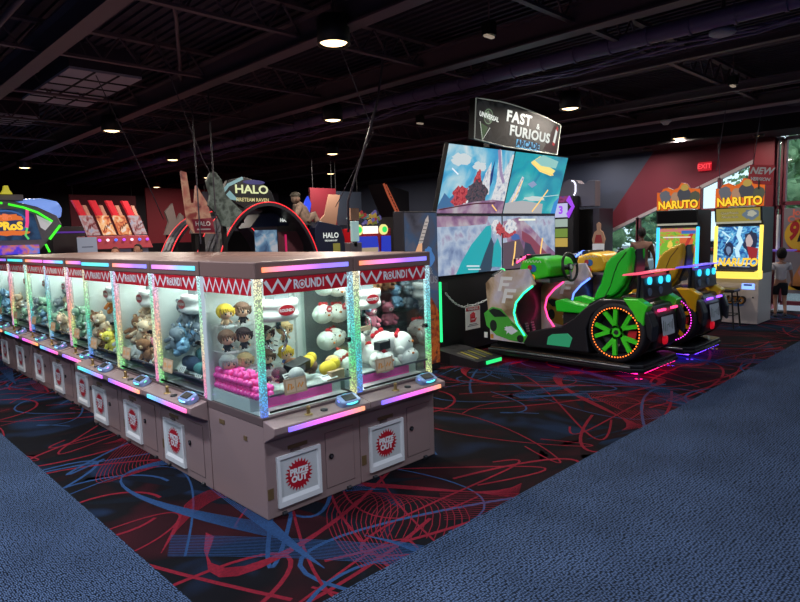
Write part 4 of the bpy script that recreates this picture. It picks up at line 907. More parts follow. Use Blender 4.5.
def race_car(label, x, y, gm, vm, body, neon1, neon2, spoilc, under, ringc, acc, platform_label):
    """local: x to the right of the driver's left side, y forward"""
    t = thing('racing_simulator', label, 'arcade racing car', (x, y, 0))
    # cowl: side walls with printed art, hollow footwell
    prof = [(1.86, .26), (1.86, .34), (1.93, 1.04), (1.84, 1.12), (1.60, 1.22), (1.24, 1.25), (1.13, 1.05), (1.30, .93), (1.42, .80), (1.45, .66), (1.40, .52), (1.27, .36), (1.14, .26)]
    pr_ = ramp_mat('cowl_print', [(180, 176, 198), (214, 204, 214), (200, 176, 150), (140, 112, 84)], 2.2, 0, dist=.6)
    MB().prism(prof, 'x', 0, .04, pr_).build('cowl_side', t, .006); MB().prism(prof, 'x', .72, .76, pr_).build('cowl_side', t, .006)
    m = MB(); m.prism([(1.50, .3), (1.85, .3), (1.91, 1.03), (1.82, 1.1), (1.5, 1.2), (1.3, 1.18), (1.5, .95)], 'x', .04, .72, dblack); m.build('nose', t)
    MB().box((.04, 1.0, .26), (.72, 1.85, .30), mat('footwell_floor', (120, 30, 60) if neon2 == 'pink' else (40, 40, 110), .4)).build('footwell', t)
    pz = MB()
    for px in (.30, .44): pz.box((px, 0, 0), (px + .08, .02, .24), steel, Matrix.Translation((0, 1.46, .36)) @ Matrix.Rotation(-.3, 4, 'X')); [pz.box((px + .005, -.006, .02 + k * .035), (px + .075, 0, .035 + k * .035), dark, Matrix.Translation((0, 1.46, .36)) @ Matrix.Rotation(-.3, 4, 'X')) for k in range(6)]
    pz.build('pedals', t)
    NC = {'green': (40, 250, 160), 'pink': (255, 60, 130), 'blue': (90, 130, 255), 'red': (255, 60, 90)}
    path = [(1.16, 1.03), (1.30, .93), (1.42, .80), (1.455, .66), (1.41, .52), (1.29, .37)]
    MB().tube([(-.008, a, b) for a, b in path], .012, glow('neon_' + neon1, NC[neon1], 3), 8).build('neon_tube', t)
    MB().tube([(.715, a - .02, b) for a, b in path], .012, glow('neon_' + neon2, NC[neon2], 3), 8).build('neon_tube', t)
    # art on the cowl: double letter emblem and a sports car
    Ma = FX(-.002, 0, 0)
    s = MB(); fm = mat('emblem_grey', (246, 246, 246), .4)
    def F(u, v, k):     # slanted letter F. u grows toward the driver
        sl = .28
        def q(a, b, c, d): return [(u + a * k + b * k * sl, v + b * k), (u + c * k + b * k * sl, v + b * k), (u + c * k + d * k * sl, v + d * k), (u + a * k + d * k * sl, v + d * k)]
        s.flat(q(0, 0, .28, 1), fm, Ma, .001); s.flat(q(.28, .76, .95, 1), fm, Ma, .001); s.flat(q(.28, .36, .8, .58), fm, Ma, .001)
    F(-1.72, .94, .20); F(-1.66, .78, .20)
    s.build('emblem', t)
    s = MB(); gc = mat('print_car_' + gm.name, {'gloss_green': (80, 180, 66), 'gloss_yellow': (170, 130, 50)}[gm.name], .4); dk = mat('print_dark', (26, 34, 30), .5)
    s.flat([(-1.96, .62), (-1.82, .72), (-1.66, .70), (-1.50, .55), (-1.30, .42), (-1.20, .33), (-1.22, .27), (-1.5, .28), (-1.75, .33), (-1.92, .45)], gc, Ma, .001)
    s.flat([(-1.88, .66), (-1.80, .70), (-1.68, .68), (-1.57, .60), (-1.78, .58)], dk, Ma, .0018); s.flat(ellp(-1.80, .46, .06, .08), dk, Ma, .0018); s.flat(ellp(-1.36, .32, .055, .05), dk, Ma, .0018)
    s.flat([(-1.62, .45), (-1.50, .48), (-1.40, .42), (-1.5, .36)], mat('print_lamp', (235, 240, 250), .4), Ma, .0022); s.flat(star(6, .03, .07, -1.55, .42), mat('print_lamp', (0, 0, 0)), Ma, .003)
    s.stroke([(-1.50, .52), (-1.30, .38)], .012, dk, Ma, .002)
    s.flat([(-1.96, .28), (-1.9, .28), (-1.9, .36), (-1.96, .36)], paper, Ma, .002); s.flat([(-1.85, .28), (-1.80, .28), (-1.80, .34), (-1.85, .34)], mat('print_orange', (210, 140, 50), .5), Ma, .002)
    s.build('side_print', t)
    # dashboard hood
    d = MB(); d.prism([(1.18, 1.10), (1.00, 1.14), (.96, 1.26), (1.02, 1.37), (1.22, 1.40), (1.42, 1.34), (1.46, 1.18), (1.38, 1.10)], 'x', .10, .72, gm); d.build('dashboard', t, .04, seg=3)
    k = MB(); k.ell((.08, 1.22, 1.13), (.03, .035, .045), acc, 12, 8); k.build('marker_lamp', t)
    k = MB(); Md = FX(.098, 1.22, 1.25)
    k.disc((.0, .0), .05, mat('badge_blue', (50, 110, 190), .4), Md, .004, 16); k.disc((-.05, .01), .035, mat('badge_red', (190, 40, 50), .4), Md, .005, 16)
    for q in range(5): k.stroke([(-.12 + q * .05, .08), (-.10 + q * .05, .11), (-.08 + q * .05, .075)], .01, paper, Md, .004)
    k.build('badges', t)
    k = MB(); k.box((.14, 1.00, 1.06), (.70, 1.16, 1.12), dark); k.box((.12, .99, 1.07), (.13, 1.2, 1.11), steel); k.build('dash_underside', t, .01)
    k = MB(); k.box((.2, 1.3, 1.36), (.66, 1.40, 1.42), dblack); k.build('visor', t)
    MB().tube([(.02, 1.42, 1.33), (.4, 1.5, 1.41), (.76, 1.42, 1.37)], .012, glow('neon_' + neon2, NC[neon2], 1), 6).build('trim_light', t)
    k = MB(); r = random.Random(4)
    for q in range(26): k.box((.1 + .025 * q, 1.50, 1.32), (.115 + .025 * q, 1.53, 1.36 + r.uniform(0, .05)), paper if q % 3 else dark)
    k.build('engine_cover_detail', t)
    # steering wheel
    Ms = Matrix.Translation((.40, .86, 1.26)) @ Matrix.Rotation(PI / 2 - .15, 4, 'X')
    k = MB(); k.tube([(.178 * math.cos(a * PI / 14), .178 * math.sin(a * PI / 14), 0) for a in range(28)], .018, black, 8, Ms, True)
    for a in (.2, PI - .2, -PI / 2): k.tube([(0, 0, -.01), (.17 * math.cos(a), .17 * math.sin(a), 0)], .014, steel, 6, Ms)
    k.cyl((0, 0, -.02), (0, 0, .015), .045, dark, 18, M=Ms); k.cyl((0, 0, .015), (0, 0, .02), .03, paper, 16, M=Ms); k.cyl((0, 0, -.16), (0, 0, -.02), .03, black, 12, M=Ms); k.build('steering_wheel', t)
    # seat: deep bucket with thick side bolsters
    wing = [(.41, .86), (.36, .99), (.31, 1.08), (.27, 1.22), (.24, 1.33), (.18, 1.40), (.09, 1.455), (.0, 1.50), (-.075, 1.525), (-.075, 1.44), (-.06, 1.30), (-.03, 1.16), (.02, 1.06), (.09, .98), (.16, .93), (.26, .89)]
    se = MB().prism(wing, 'x', .14, .26, vm).build('seat_bolster', t, .035, seg=3); MB().tube([(.138, a, b) for a, b in ((.24, .93), (.17, 1.06), (.13, 1.20), (.08, 1.33), (-.02, 1.46))], .006, mat('seam_' + vm.name, (16, 100, 20) if gm is g_green else (120, 84, 10), .6), 6).build('seam', se)
    MB().prism([(a - .02, b - .02) for a, b in wing], 'x', .42, .50, vm).build('seat_bolster', t, .035, seg=3)
    MB().prism([(.30, .86), (.20, 1.04), (.13, 1.24), (.02, 1.40), (-.06, 1.49), (-.075, 1.40), (-.05, 1.2), (.02, 1.02), (.10, .92)], 'x', .24, .44, vm).build('seat_back', t, .02)
    MB().prism([(.90, .70), (.92, .84), (.80, .87), (.60, .82), (.40, .80), (.28, .84), (.28, .70)], 'x', .12, .24, vm).prism([(.90, .70), (.92, .84), (.80, .87), (.60, .82), (.40, .80), (.28, .84), (.28, .70)], 'x', .58, .70, vm).prism([(.88, .68), (.88, .80), (.60, .76), (.30, .78), (.28, .68)], 'x', .24, .58, mat('cushion_' + vm.name, (120, 150, 60) if gm is g_green else (150, 120, 60), .5)).build('seat_cushion', t, .02)
    MB().prism([(-.085, 1.5), (-.03, 1.40), (.06, 1.2), (.0, 1.0), (-.07, 1.15), (-.09, 1.35)], 'x', .262, .51, dblack).build('seat_dark_cover', t, .01)  # black sheet added behind the seat in place of the darkness there
    MB().box((.2, .2, .26), (.62, .85, .70), dblack).build('seat_base', t, .02)
    # body tub: sill and arch over the rear wheel
    tub = [(1.28, .28), (1.18, .44), (.95, .50), (.72, .55), (.55, .66), (.40, .80), (.20, .915), (-.05, .93), (-.25, .88), (-.38, .78), (-.43, .64), (-.42, .46), (-.36, .52), (-.33, .70), (-.22, .83), (-.03, .88), (.16, .84), (.31, .72), (.38, .54), (.36, .36), (.34, .26), (1.22, .24)]
    MB().prism(tub, 'x', -.06, .10, dblack).build('body_side', t, .015); MB().prism(tub, 'x', .80, .90, dblack).build('body_side', t, .015)
    MB().prism([(1.24, .25), (1.14, .42), (.95, .48), (.78, .52), (.25, .56), (.12, .72), (.0, .96), (-.10, .96), (-.20, .84), (-.26, .74), (-.26, .40), (-.20, .26)], 'x', .10, .80, dblack).build('body_tub', t, .01)
    MB().prism([(.92, .30), (.90, .40), (.84, .44), (.62, .47), (.56, .42), (.60, .30)], 'x', -.067, -.058, glow('sill_teal', (50, 170, 120), .55) if gm is g_green else glow('sill_amber', (170, 130, 60), .4)).build('sill_light', t, .004)
    k = MB(); k.prism([(.62, .60), (.42, .84), (.18, .96), (.3, .86), (.5, .64)], 'x', .1, .5, dblack); k.build('hip_panel', t)
    # coloured fender accent wings at the rear corners
    for xx in (-.075, .74):
        MB().prism([(-.02, .945), (-.16, .95), (-.30, .90), (-.42, .80), (-.36, .70), (-.30, .70), (-.27, .80), (-.16, .86)] if False else [(-.08, .945), (-.26, .94), (-.38, .87), (-.34, .78), (-.33, .64), (-.25, .70), (-.19, .80)], 'x', xx, xx + .14, gm).build('fender_accent', t, .012)
    # tail: bumper, light, plate
    k = MB(); k.prism([(-.18, .86), (-.30, .84), (-.36, .72), (-.38, .52), (-.34, .34), (-.20, .28)], 'x', .20, .76, dblack); k.build('bumper', t, .02)
    MB().box((.22, -.385, .775), (.40, -.36, .80), glow('tail_' + spoilc, {'pink': (255, 60, 120), 'violet': (150, 80, 255)}[spoilc], 2.5)).box((.58, -.385, .775), (.74, -.36, .80), glow('tail_' + spoilc, (0, 0, 0))).build('tail_light', t)
    Mt = frame((.42, -.40, .60), (1, 0, 0), (0, .12, 1)); s = MB(); s.box((-.16, -.11, 0), (.16, .11, .006), mat('plate_silver', (190, 196, 200), .4), Mt); r = random.Random(8)
    for q in range(7): s.stroke([(-.14 + q * .042, r.uniform(-.07, .0)), (-.12 + q * .042, r.uniform(0, .07))], .014, [dark, mat('plate_green', (90, 130, 100), .5), steel][q % 3], Mt, .007)
    s.build('number_plate', t)
    k = MB(); k.lathe([(0, .03), (.05, .025), (.06, 0)], mat('red_reflector', (230, 30, 50), .3, emit=(220, 20, 40), es=.5), 16, Matrix.Translation((.40, -.37, .43)) @ Matrix.Rotation(PI / 2, 4, 'X')); k.build('reflector', t)
    # speaker deck with round lights, spoiler
    MB().prism([(-.20, .90), (-.28, .92), (-.26, 1.17), (-.18, 1.19)], 'x', .06, .84, dblack).build('rear_deck', t, .01)
    k = MB(); cy_ = glow('deck_cyan', (50, 200, 250), 1.6); bk = mat('deck_lens', (90, 110, 130), .3)
    for (cx, cz, m_) in ((.20, 1.13, cy_), (.50, 1.12, cy_), (.20, 1.0, bk), (.50, 1.0, bk), (.72, 1.12, cy_)): MB().cyl((cx, -.285, cz), (cx, -.265, cz), .045, m_, 16).build('round_light', t)
    for cx in (.05, .84): MB().tube([(cx, -.2, .92), (cx + .0, -.22, 1.22)], .02, dblack, 6).build('spoiler_bracket', t)
    MB().prism([(-.05, 1.195), (-.24, 1.21), (-.26, 1.222), (-.06, 1.215)], 'x', -.02, 1.0, glow('spoiler_' + spoilc, {'pink': (255, 90, 120), 'violet': (110, 90, 255)}[spoilc], 1.1)).build('spoiler', t)
    # rear wheels
    for xx, sgn in ((-.04, -1), (.90, 1)):
        Mw_ = Matrix.Translation((xx, 0, .54)) @ Matrix.Rotation(-PI / 2 if sgn < 0 else PI / 2, 4, 'Y')
        k = MB(); k.lathe([(.295, .03), (.33, .035), (.352, .01), (.355, -.16), (.33, -.2), (.25, -.2), (.24, -.02)], tyre, 44, Mw_); wh = k.build('wheel', t)
        k = MB(); k.lathe([(.0, -.12), (.24, -.12), (.265, -.02), (.285, .02), (.29, .03)], dark, 40, Mw_)
        k.build('rim_barrel', wh)
        k = MB(); k.tube([(.288 * math.cos(a * PI / 20), .288 * math.sin(a * PI / 20), .035) for a in range(40)], .0075, mat('ring_base_' + spoilc, (60, 20, 20), .5), 6, Mw_, True)
        for a in range(52): k.ell((.288 * math.cos(2 * PI * a / 52), .288 * math.sin(2 * PI * a / 52), .043), (.008, .008, .006), glow('ring_' + ringc[0], ringc[1], 3.5), 6, 4, Mw_)
        k.build('light_ring', wh)
        k = MB()
        for a in range(5):
            an = 2 * PI * a / 5 + .3
            for s_ in (-.27, .27):
                p1 = Vector((.045 * math.cos(an), .045 * math.sin(an), 0)); pm = Vector((.085 * math.cos(an), .085 * math.sin(an), .0)); p2 = Vector((.272 * math.cos(an + s_), .272 * math.sin(an + s_), .012))
                for A, B, w1, w2 in ((p1, pm, .032, .026), (pm, p2, .024, .024)):
                    d = (B - A).normalized(); q = Vector((-d.y, d.x, 0))
                    k.add([A - q * w1, A + q * w1, B + q * w2, B - q * w2, A - q * w1 * 1.1 - Vector((0, 0, .03)), A + q * w1 * 1.1 - Vector((0, 0, .03)), B + q * w2 * 1.1 - Vector((0, 0, .03)), B - q * w2 * 1.1 - Vector((0, 0, .03))],
                          [(0, 3, 2, 1), (4, 5, 6, 7), (0, 4, 7, 3), (1, 2, 6, 5), (2, 3, 7, 6)], gm, M=Mw_ @ Matrix.Translation((0, 0, .012)))
        k.cyl((0, 0, -.05), (0, 0, .015), .055, gm, 20, M=Mw_)
        k.cyl((0, 0, .015), (0, 0, .02), .028, dark, 16, M=Mw_); k.build('spokes', wh)
        if sgn < 0:
            k = MB(); k.prism([(.12, -.03), (.22, -.05), (.23, .06), (.13, .04)], 'z', -.07, -.02, mat('caliper_red', (190, 30, 40), .4), Mw_ @ Matrix.Rotation(2.9 if False else -1.7, 4, 'Z')); k.build('brake_caliper', wh)
    # underglow
    MB().box((.05, -.30, .08), (.9, -.27, .088), glow('under_' + under[0], under[1], 6)).box((-.05, -.25, .08), (-.03, 1.8, .088), glow('under_' + under[0], (0, 0, 0))).build('underglow_strip', t)
    l = lamp('underglow_lamp', (.4, -.12, .078), 2.0, 1.1, under[1], shape='RECTANGLE', sy=.3, spread=3.1); l.parent = t
    l = lamp('underglow_lamp', (-.02, .8, .078), 1.6 if gm is g_green else .7, .25, under[1], shape='RECTANGLE', sy=1.9, spread=3.1); l.parent = t
    # motion platform
    p = thing('motion_platform', platform_label, 'platform', (x, y, 0), 0)
    plat = [(-.10, -.20), (.0, -.32), (.95, -.32), (1.02, -.2), (1.02, 1.85), (.92, 1.92), (.05, 1.92), (-.12, 1.8)]
    MB().prism(plat, 'z', .09, .14, black, None).prism([(a * .97 + .015, b * .985 + .01) for a, b in plat], 'z', .14, .182, dblack).box((.12, .2, .18), (.78, 1.84, .235), black).build('base', p, .012)
    s = MB()
    for q in range(70): s.box((-.105, -.1 + q * .027, .1822), (-.065, -.09 + q * .027, .1855), mat('tread_brown', (120, 92, 70), .5))
    s.build('tread_strip', p)
    MB().tube([(-.115, -.2, .16), (-.13, .5, .165), (-.135, 1.3, .165), (-.12, 1.8, .16)], .012, steel, 6).build('edge_pipe', p)
    s = MB()
    for (a, b_) in ((.02, -.24), (.92, -.24), (.02, 1.8), (.92, 1.8)): MB().cyl((a, b_, .0), (a, b_, .012), .045, chrome, 16).cyl((a, b_, .01), (a, b_, .11), .014, chrome, 10).build('levelling_foot', p)
    s = MB()
    for q in range(5): s.box((.35 + q * .09, -.335, .10), (.40 + q * .09, -.32, .13), mat('vent_grey', (96, 96, 96), .5))
    s.build('vent_grille', p)
    return t
amber = mat('amber_lamp', (230, 160, 40), .3, emit=(230, 150, 30), es=.5)
race_car('green racing seat simulator with a green spoked wheel, nearer one of the two', 6.75, 3.29, g_green, v_green, dblack, 'green', 'pink', 'pink', ('pink', (255, 30, 130)), ('amber_dots', (255, 120, 40)), amber, 'black motion platform with pink glow under the green racing seat')
race_car('yellow racing seat simulator with a yellow spoked wheel, behind the green one', 8.16, 3.25, g_yel, v_yel, dblack, 'blue', 'blue', 'violet', ('violet', (110, 60, 255)), ('pink_dots', (240, 60, 220)), mat('badge_red', (190, 40, 50), .4), 'black motion platform with violet glow under the yellow racing seat')

# card reader with green ring on the cowl in front of the screen
t = thing('camera_pod', 'small black cylinder pod with a green light ring in front of the lower left monitor', 'camera pod', (6.92, 5.10, 1.12))
MB().tube([(-.16, .0, -.02), (.06, 0, .05)], .055, dark, 16).build('barrel', t); MB().tube([(.062, .055 * math.cos(a * PI / 10), .05 + .055 * math.sin(a * PI / 10)) for a in range(20)], .01, glow('pod_green', (50, 230, 130), 1.8), 6, None, True).build('light_ring', t)
MB().tube([(0, 0, -.03), (0, 0, -.12)], .02, black, 8).build('stem', t)
# ============================================================ FIGHTING GAME CABINETS
def fight_cabinet(label, x, y, ledc, screen_items, base, head, lower_extra):
    """front faces -x; x,y is the near (right) front corner, width .76 along y"""
    t = thing('arcade_cabinet', label, 'arcade cabinet', (x, y, 0), -PI / 2)      # local x = width (toward -y), local y = depth
    W = .76
    wh = mat('cabinet_cream', (186, 176, 172), .45)
    b = MB(); b.prism([(0, .02), (0, .80), (.12, .9), (.75, .9), (.75, .02)], 'x', 0, W, wh); b.build('body', t, .008)
    MB().prism([(.12, .88), (.16, 1.75), (.10, 1.80), (.06, 2.03), (.75, 2.03), (.75, .88)], 'x', .0, W, dark).build('screen_housing', t, .006)
    lc = glow('post_' + ledc[0], ledc[1], ledc[2])
    for xx in (-.01, W - .045): MB().prism([(.085, .93), (.125, .93), (.155, 1.72), (.115, 1.72)], 'x', xx, xx + .055, lc).build('light_post', t, .01)
    cn = MB(); cn.prism([(-.14, .84), (-.15, .925), (.10, .945), (.10, .80), (-.02, .80)], 'x', -.03, W + .03, glow('shelf_' + ledc[0], ledc[1], ledc[2] * .85) if ledc[0] == 'gold' else dark); cn.build('control_shelf', t, .008)
    if ledc[0] == 'gold': MB().box((.04, -.12, .926), (W - .04, .05, .95), mat('shelf_top_dark', (60, 50, 30), .4)).build('control_panel', t)
    M = frame((.045, .112, .94), (1, 0, 0), (0, .035, .79)); s = MB(); s.flat([(0, 0), (W - .09, 0), (W - .09, .76), (0, .76)], base, M, 0); art(s, screen_items, M, W - .09, .76)
    s.build('screen', t)
    M2 = frame((.03, .098, 1.79), (1, 0, 0), (0, -.04, .23)); s = MB()
    if head == 'poster':
        s.flat([(.0, .0), (W - .06, .0), (W - .06, .23), (0, .23)], E('poster_olive', (176, 160, 70), .65), M2, .001)
        s.text('Check Friends', paper, M2 @ Matrix.Translation((.22, .15, .003)), .06, 0, .001, sx=.8); s.text('Collection Battle', paper, M2 @ Matrix.Translation((.22, .08, .003)), .05, 0, .001, sx=.8)
        s.flat(blob(.55, .12, .12, .09, 20, 5), E('poster_steel', (120, 140, 160), .6), M2, .002); s.flat(blob(.57, .13, .07, .05, 16, 6), E('poster_cream', (210, 210, 190), .6), M2, .003)
    else: s.flat([(.0, .0), (W - .06, .0), (W - .06, .23), (0, .23)], mat('header_black', (14, 16, 18), .3), M2, .001)
    s.build('header_panel', t)
    MB().box((.02, .08, 1.755), (W - .02, .11, 1.79), mat('header_lip', (150, 150, 140), .4, emit=(190, 190, 170), es=.5)).build('header_lip', t)
    # marquee topper with plain rounded shapes and the title
    mo = E('marquee_orange', (226, 104, 34), .85)
    out = [(0, 0), (W + .02, 0), (W + .04, .36), (W * .82, .38), (W * .76, .46), (W * .62, .49), (W * .54, .40), (W * .42, .37), (W * .30, .42), (W * .18, .40), (W * .12, .33), (.02, .34)]
    Mm = frame((-.01, .12, 2.04), (1, 0, 0), (0, -.06, .46))
    MB().prism(out, 'z', -.04, 0, dark, Mm).build('marquee', t)
    s = MB(); s.flat(out, mo, Mm, .001)
    for q, (cx, cy, rx, ry, nm, c) in enumerate([(.17, .25, .10, .12, 'm_grey', (120, 122, 132)), (.36, .23, .08, .10, 'm_tan', (206, 160, 128)), (.52, .27, .12, .14, 'm_slate', (84, 86, 96)), (.70, .22, .09, .11, 'm_moss', (96, 100, 84)), (.53, .40, .07, .06, 'm_straw', (214, 180, 90))]):
        s.flat(blob(cx, cy, rx, ry, 18, q + 2, .12), E(nm, c, .6), Mm, .002 + q * .0004)
    s.build('marquee_print', t)
    s = MB(); s.text('NARUTO', E('title_shadow', (60, 20, 10), .4), Mm @ Matrix.Translation((.40, .085, .006)), .2, 0, .016, sx=.86); s.text('NARUTO', E('title_gold', (255, 205, 50), 1.1), Mm @ Matrix.Translation((.395, .09, .008)), .2, 0, .008, sx=.86)
    s.stroke([(.22, .0), (.66, .0)], .03, paper, Mm, .009); s.build('title_lettering', t)
    for q in range(1): MB().ell((.66, .06, .60), (.10, .02, .02), dark, 8, 5)
    lower_extra(t, W); return t
s_leaf = ramp_mat('screen_fantasy', [(60, 150, 60), (150, 200, 60), (220, 120, 60), (90, 130, 190)], 5, .85, coord='Generated', dist=1.2, detail=6)
s_blue = ramp_mat('screen_lightning', [(20, 50, 110), (40, 110, 190), (110, 200, 240), (220, 240, 250)], 5, .9, coord='Generated', dist=2.0, detail=6)
items1 = [(E('scr_orange', (230, 110, 50), .8), 'p', blob(.75, .5, .2, .35, 20, 2)), (E('scr_green', (120, 190, 50), .85), 'p', blob(.28, .45, .24, .28, 20, 3)), (E('scr_yellow', (240, 210, 80), .9), 'p', blob(.3, .6, .08, .1, 14, 4)), (E('scr_red', (200, 50, 40), .8), 's', [(.6, .2), (.75, .6), (.9, .9)], .06),
          (E('scr_white', (235, 235, 225), .9), 's', [(.1, .78), (.85, .78)], .02), (E('scr_pink', (220, 130, 120), .8), 's', [(.0, .95), (1, .95)], .05), (E('scr_blue', (60, 110, 200), .8), 'p', [(.6, .86), (.98, .86), (.98, .94), (.6, .94)])]
items2 = [(E('bolt', (200, 240, 255), 1.0), 's', [(.55, 1), (.5, .8), (.57, .65), (.48, .45), (.52, .3)], .07), (E('bolt', (0, 0, 0)), 's', [(.1, .9), (.3, .75), (.2, .6), (.45, .5)], .03), (E('scr_navy', (24, 40, 80), .8), 'p', blob(.78, .65, .16, .25, 18, 5)), (E('scr_skin', (210, 190, 190), .8), 'p', blob(.76, .66, .08, .14, 14, 6)),
          (E('scr_navy', (0, 0, 0)), 'p', blob(.28, .48, .12, .18, 16, 7)), (E('scr_steel', (120, 150, 190), .8), 'p', blob(.28, .46, .07, .1, 12, 8)), (E('scr_crimson', (170, 30, 40), .8), 'p', [(.72, .55), (.98, .5), (.95, .25), (.78, .25)]), (E('scr_dark', (20, 26, 44), .7), 'p', [(0, 0), (1, 0), (1, .12), (0, .12)]), (E('scr_white', (0, 0, 0)), 's', [(.24, .17), (.84, .15)], .03), (E('scr_steel', (0, 0, 0)), 's', [(.3, .1), (.8, .08)], .02)]
def low1(t, W):
    MB().box((.1, -.06, .5), (.3, 0, .7), dark).build('coin_door', t, .005)
    MB().box((-.03, -.14, .905), (W + .03, -.125, .925), glow('shelf_blue', (60, 180, 250), 2)).build('light_strip', t)
def low2(t, W):
    s = MB(); M = FY(0, -.002, 0)
    s.text('NARUTO', E('title_gold', (0, 0, 0)), frame((.385, .085, 1.075), (1, 0, 0), (0, .04, .8)), .19, 0, .008, sx=.8, shear=.2)
    s.build('screen_title', t)
    s = MB(); s.text('NARUTO', mat('print_dark_brown', (50, 36, 30), .5), M @ Matrix.Translation((.26, .42, .002)), .17, 0, .014, sx=.85, shear=.2); s.text('NARUTO', mat('print_gold', (206, 140, 50), .5), M @ Matrix.Translation((.28, .415, .004)), .15, 0, .004, sx=.8, shear=.2)
    s.flat(blob(.40, .36, .16, .04, 18, 3), mat('print_blue', (90, 120, 170), .5), M, .001); s.build('front_print', t)
    MB().box((.50, -.006, .62), (.70, 0, .72), glow('reader_blue', (120, 160, 255), 2)).box((.53, -.01, .68), (.66, -.004, .71), dark).build('card_reader', t, .003)
    s = MB(); Mk = FY(.62, -.001, .5); s.disc((.06, -.02), .015, dark, Mk, .002, 12); s.build('lock', t)
fight_cabinet('fighting game cabinet with blue light posts and black header, behind the yellow racing seat', 11.65, 4.98, ('blue', (50, 185, 245), 1.8), items1, s_leaf, 'dark', low1)
fc = fight_cabinet('fighting game cabinet with yellow light posts and a stool before it', 11.65, 3.94, ('gold', (255, 222, 90), 1.5), items2, s_blue, 'poster', low2)
# raised NEW VERSION placard on its top
t = thing('placard', 'tilted red placard reading new version, on top of the cabinet with yellow posts', 'sign', (11.72, 3.24, 2.42))
Mn = frame((0, 0, 0), (-.0, -1, .0), (0, .12, 1)) @ Matrix.Rotation(-.13, 4, 'Z')
MB().box((-.19, -.02, -.01), (.19, .30, 0), mat('placard_red', (210, 50, 60), .5), Mn).build('board', t, .004)
s = MB(); s.text('NEW', paper, Mn @ Matrix.Translation((0, .20, .003)), .15, 0, .006, shear=.25); s.text('VERSION', paper, Mn @ Matrix.Translation((0, .065, .003)), .075, 0, .003, shear=.2); s.build('lettering', t)
MB().box((-.03, -.01, -.1), (-.01, .01, .05), dark).build('stem', t)
# stool
t = thing('stool', 'black stool with padded seat in front of the cabinet with yellow posts', 'stool', (11.28, 3.60, 0))
MB().box((-.17, -.20, .60), (.17, .20, .66), mat('stool_vinyl', (26, 22, 26), .4)).build('seat', t, .02, seg=3)
for sx in (-1, 1):
    for sy in (-1, 1): MB().tube([(sx * .13, sy * .16, .60), (sx * .17, sy * .21, 0)], .014, black, 8).build('leg', t)
s = MB()
for z, k in ((.22, 1.12), (.42, 1.06)):
    c = [(sx * .14 * k * 1.02, sy * .175 * k * 1.02, z) for sx, sy in ((-1, -1), (1, -1), (1, 1), (-1, 1))]
    for q in range(4): s.tube([c[q], c[(q + 1) % 4]], .009, black, 6)
s.build('footrest', t)
# round tub with purple shelf beside the child, white pole
t = thing('shelf_stand', 'white post stand with a small violet lit shelf between the child and the red column', 'stand', (13.6, 3.40, 0))
MB().cyl((0, 0, 0), (0, 0, 1.9), .035, white, 12).cyl((0, 0, 0), (0, 0, .03), .16, dark, 20).build('post', t); MB().box((-.2, -.3, 1.20), (.1, .25, 1.23), mat('violet_shelf', (120, 100, 170), .4, emit=(110, 80, 200), es=.4)).build('shelf', t)
# window poster
t = thing('poster', 'grey promotional window poster with a red and yellow number nine, at the right edge', 'poster', (WX - .05, 2.98, 0))
Mp = FX(0, 0, 0); MB().box((-.42, .35, -.01), (.42, 2.02, 0), mat('poster_grey', (126, 120, 124), .6), Mp).build('sheet', t)
s = MB(); s.text('Ice', mat('poster_coral', (220, 110, 90), .6), Mp @ Matrix.Translation((-.18, 1.93, .002)), .16, 0, .008); s.text('Cream', mat('poster_coral', (0, 0, 0)), Mp @ Matrix.Translation((-.12, 1.80, .002)), .17, 0, .008)
s.build('lettering', t)
s = MB(); s.flat(ellp(-.13, 1.50, .27, .30, 30), mat('poster_yellow', (212, 168, 40), .6), Mp, .002); s.flat(ellp(-.13, 1.46, .25, .30, 30), mat('poster_red', (170, 30, 30), .6), Mp, .0015); s.text('9', mat('poster_red', (0, 0, 0)), Mp @ Matrix.Translation((-.26, 1.56, .004)), .46, 0, .02, sx=.7, shear=.2); s.text('/', black, Mp @ Matrix.Translation((-.09, 1.52, .004)), .4, 0, .03)
s.build('price_print', t)
s = MB(); s.flat(blob(.12, .78, .26, .24, 26, 9, .06), mat('poster_pink', (186, 120, 126), .6), Mp, .003); s.flat([(-.3, .5), (-.1, .95), (0, .9), (-.1, .4)], mat('poster_orange', (190, 120, 60), .6), Mp, .002); s.flat([(-.3, .42), (.4, .42), (.4, .5), (-.3, .5)], mat('poster_yellow', (0, 0, 0)), Mp, .002); s.build('picture', t)

# ============================================================ BEYOND THE SCREENS
t = thing('arcade_cabinet', 'tall grey cabinet with white hook-shaped light, beyond the racing screens', 'arcade cabinet', (13.0, 7.0, 0), -PI / 2)
gcab = mat('cabinet_grey', (96, 90, 98), .5)
MB().box((-.05, .15, 0), (.12, .8, 2.2), mat('cabinet_plum', (40, 30, 42), .5)).box((-.9, .4, 0), (-.05, .8, 2.2), black).build('body', t, .01)
MB().prism([(-.95, 2.25), (.06, 2.25), (.06, 2.82), (-.12, 2.82), (-.2, 2.76), (-.34, 2.78), (-.4, 2.86), (-.6, 2.90), (-.75, 2.84), (-.8, 2.7), (-.95, 2.6)], 'y', .05, .3, gcab).build('head_board', t, .01)
MB().tube([(-.52, .03, 2.86), (-.46, .03, 2.84), (-.42, .03, 2.76), (-.42, .03, 2.6), (-.46, .03, 2.52)], .016, glow('hook_white', (235, 235, 255), 2), 6).build('light_hook', t)
t = thing('arcade_cabinet', 'stacked colour screen cabinet just right of the racing screens, with violet light', 'arcade cabinet', (12.7, 7.62, 0), -PI / 2)
MB().box((-.2, .05, 0), (.3, .33, 2.5), black).build('body', t, .01)
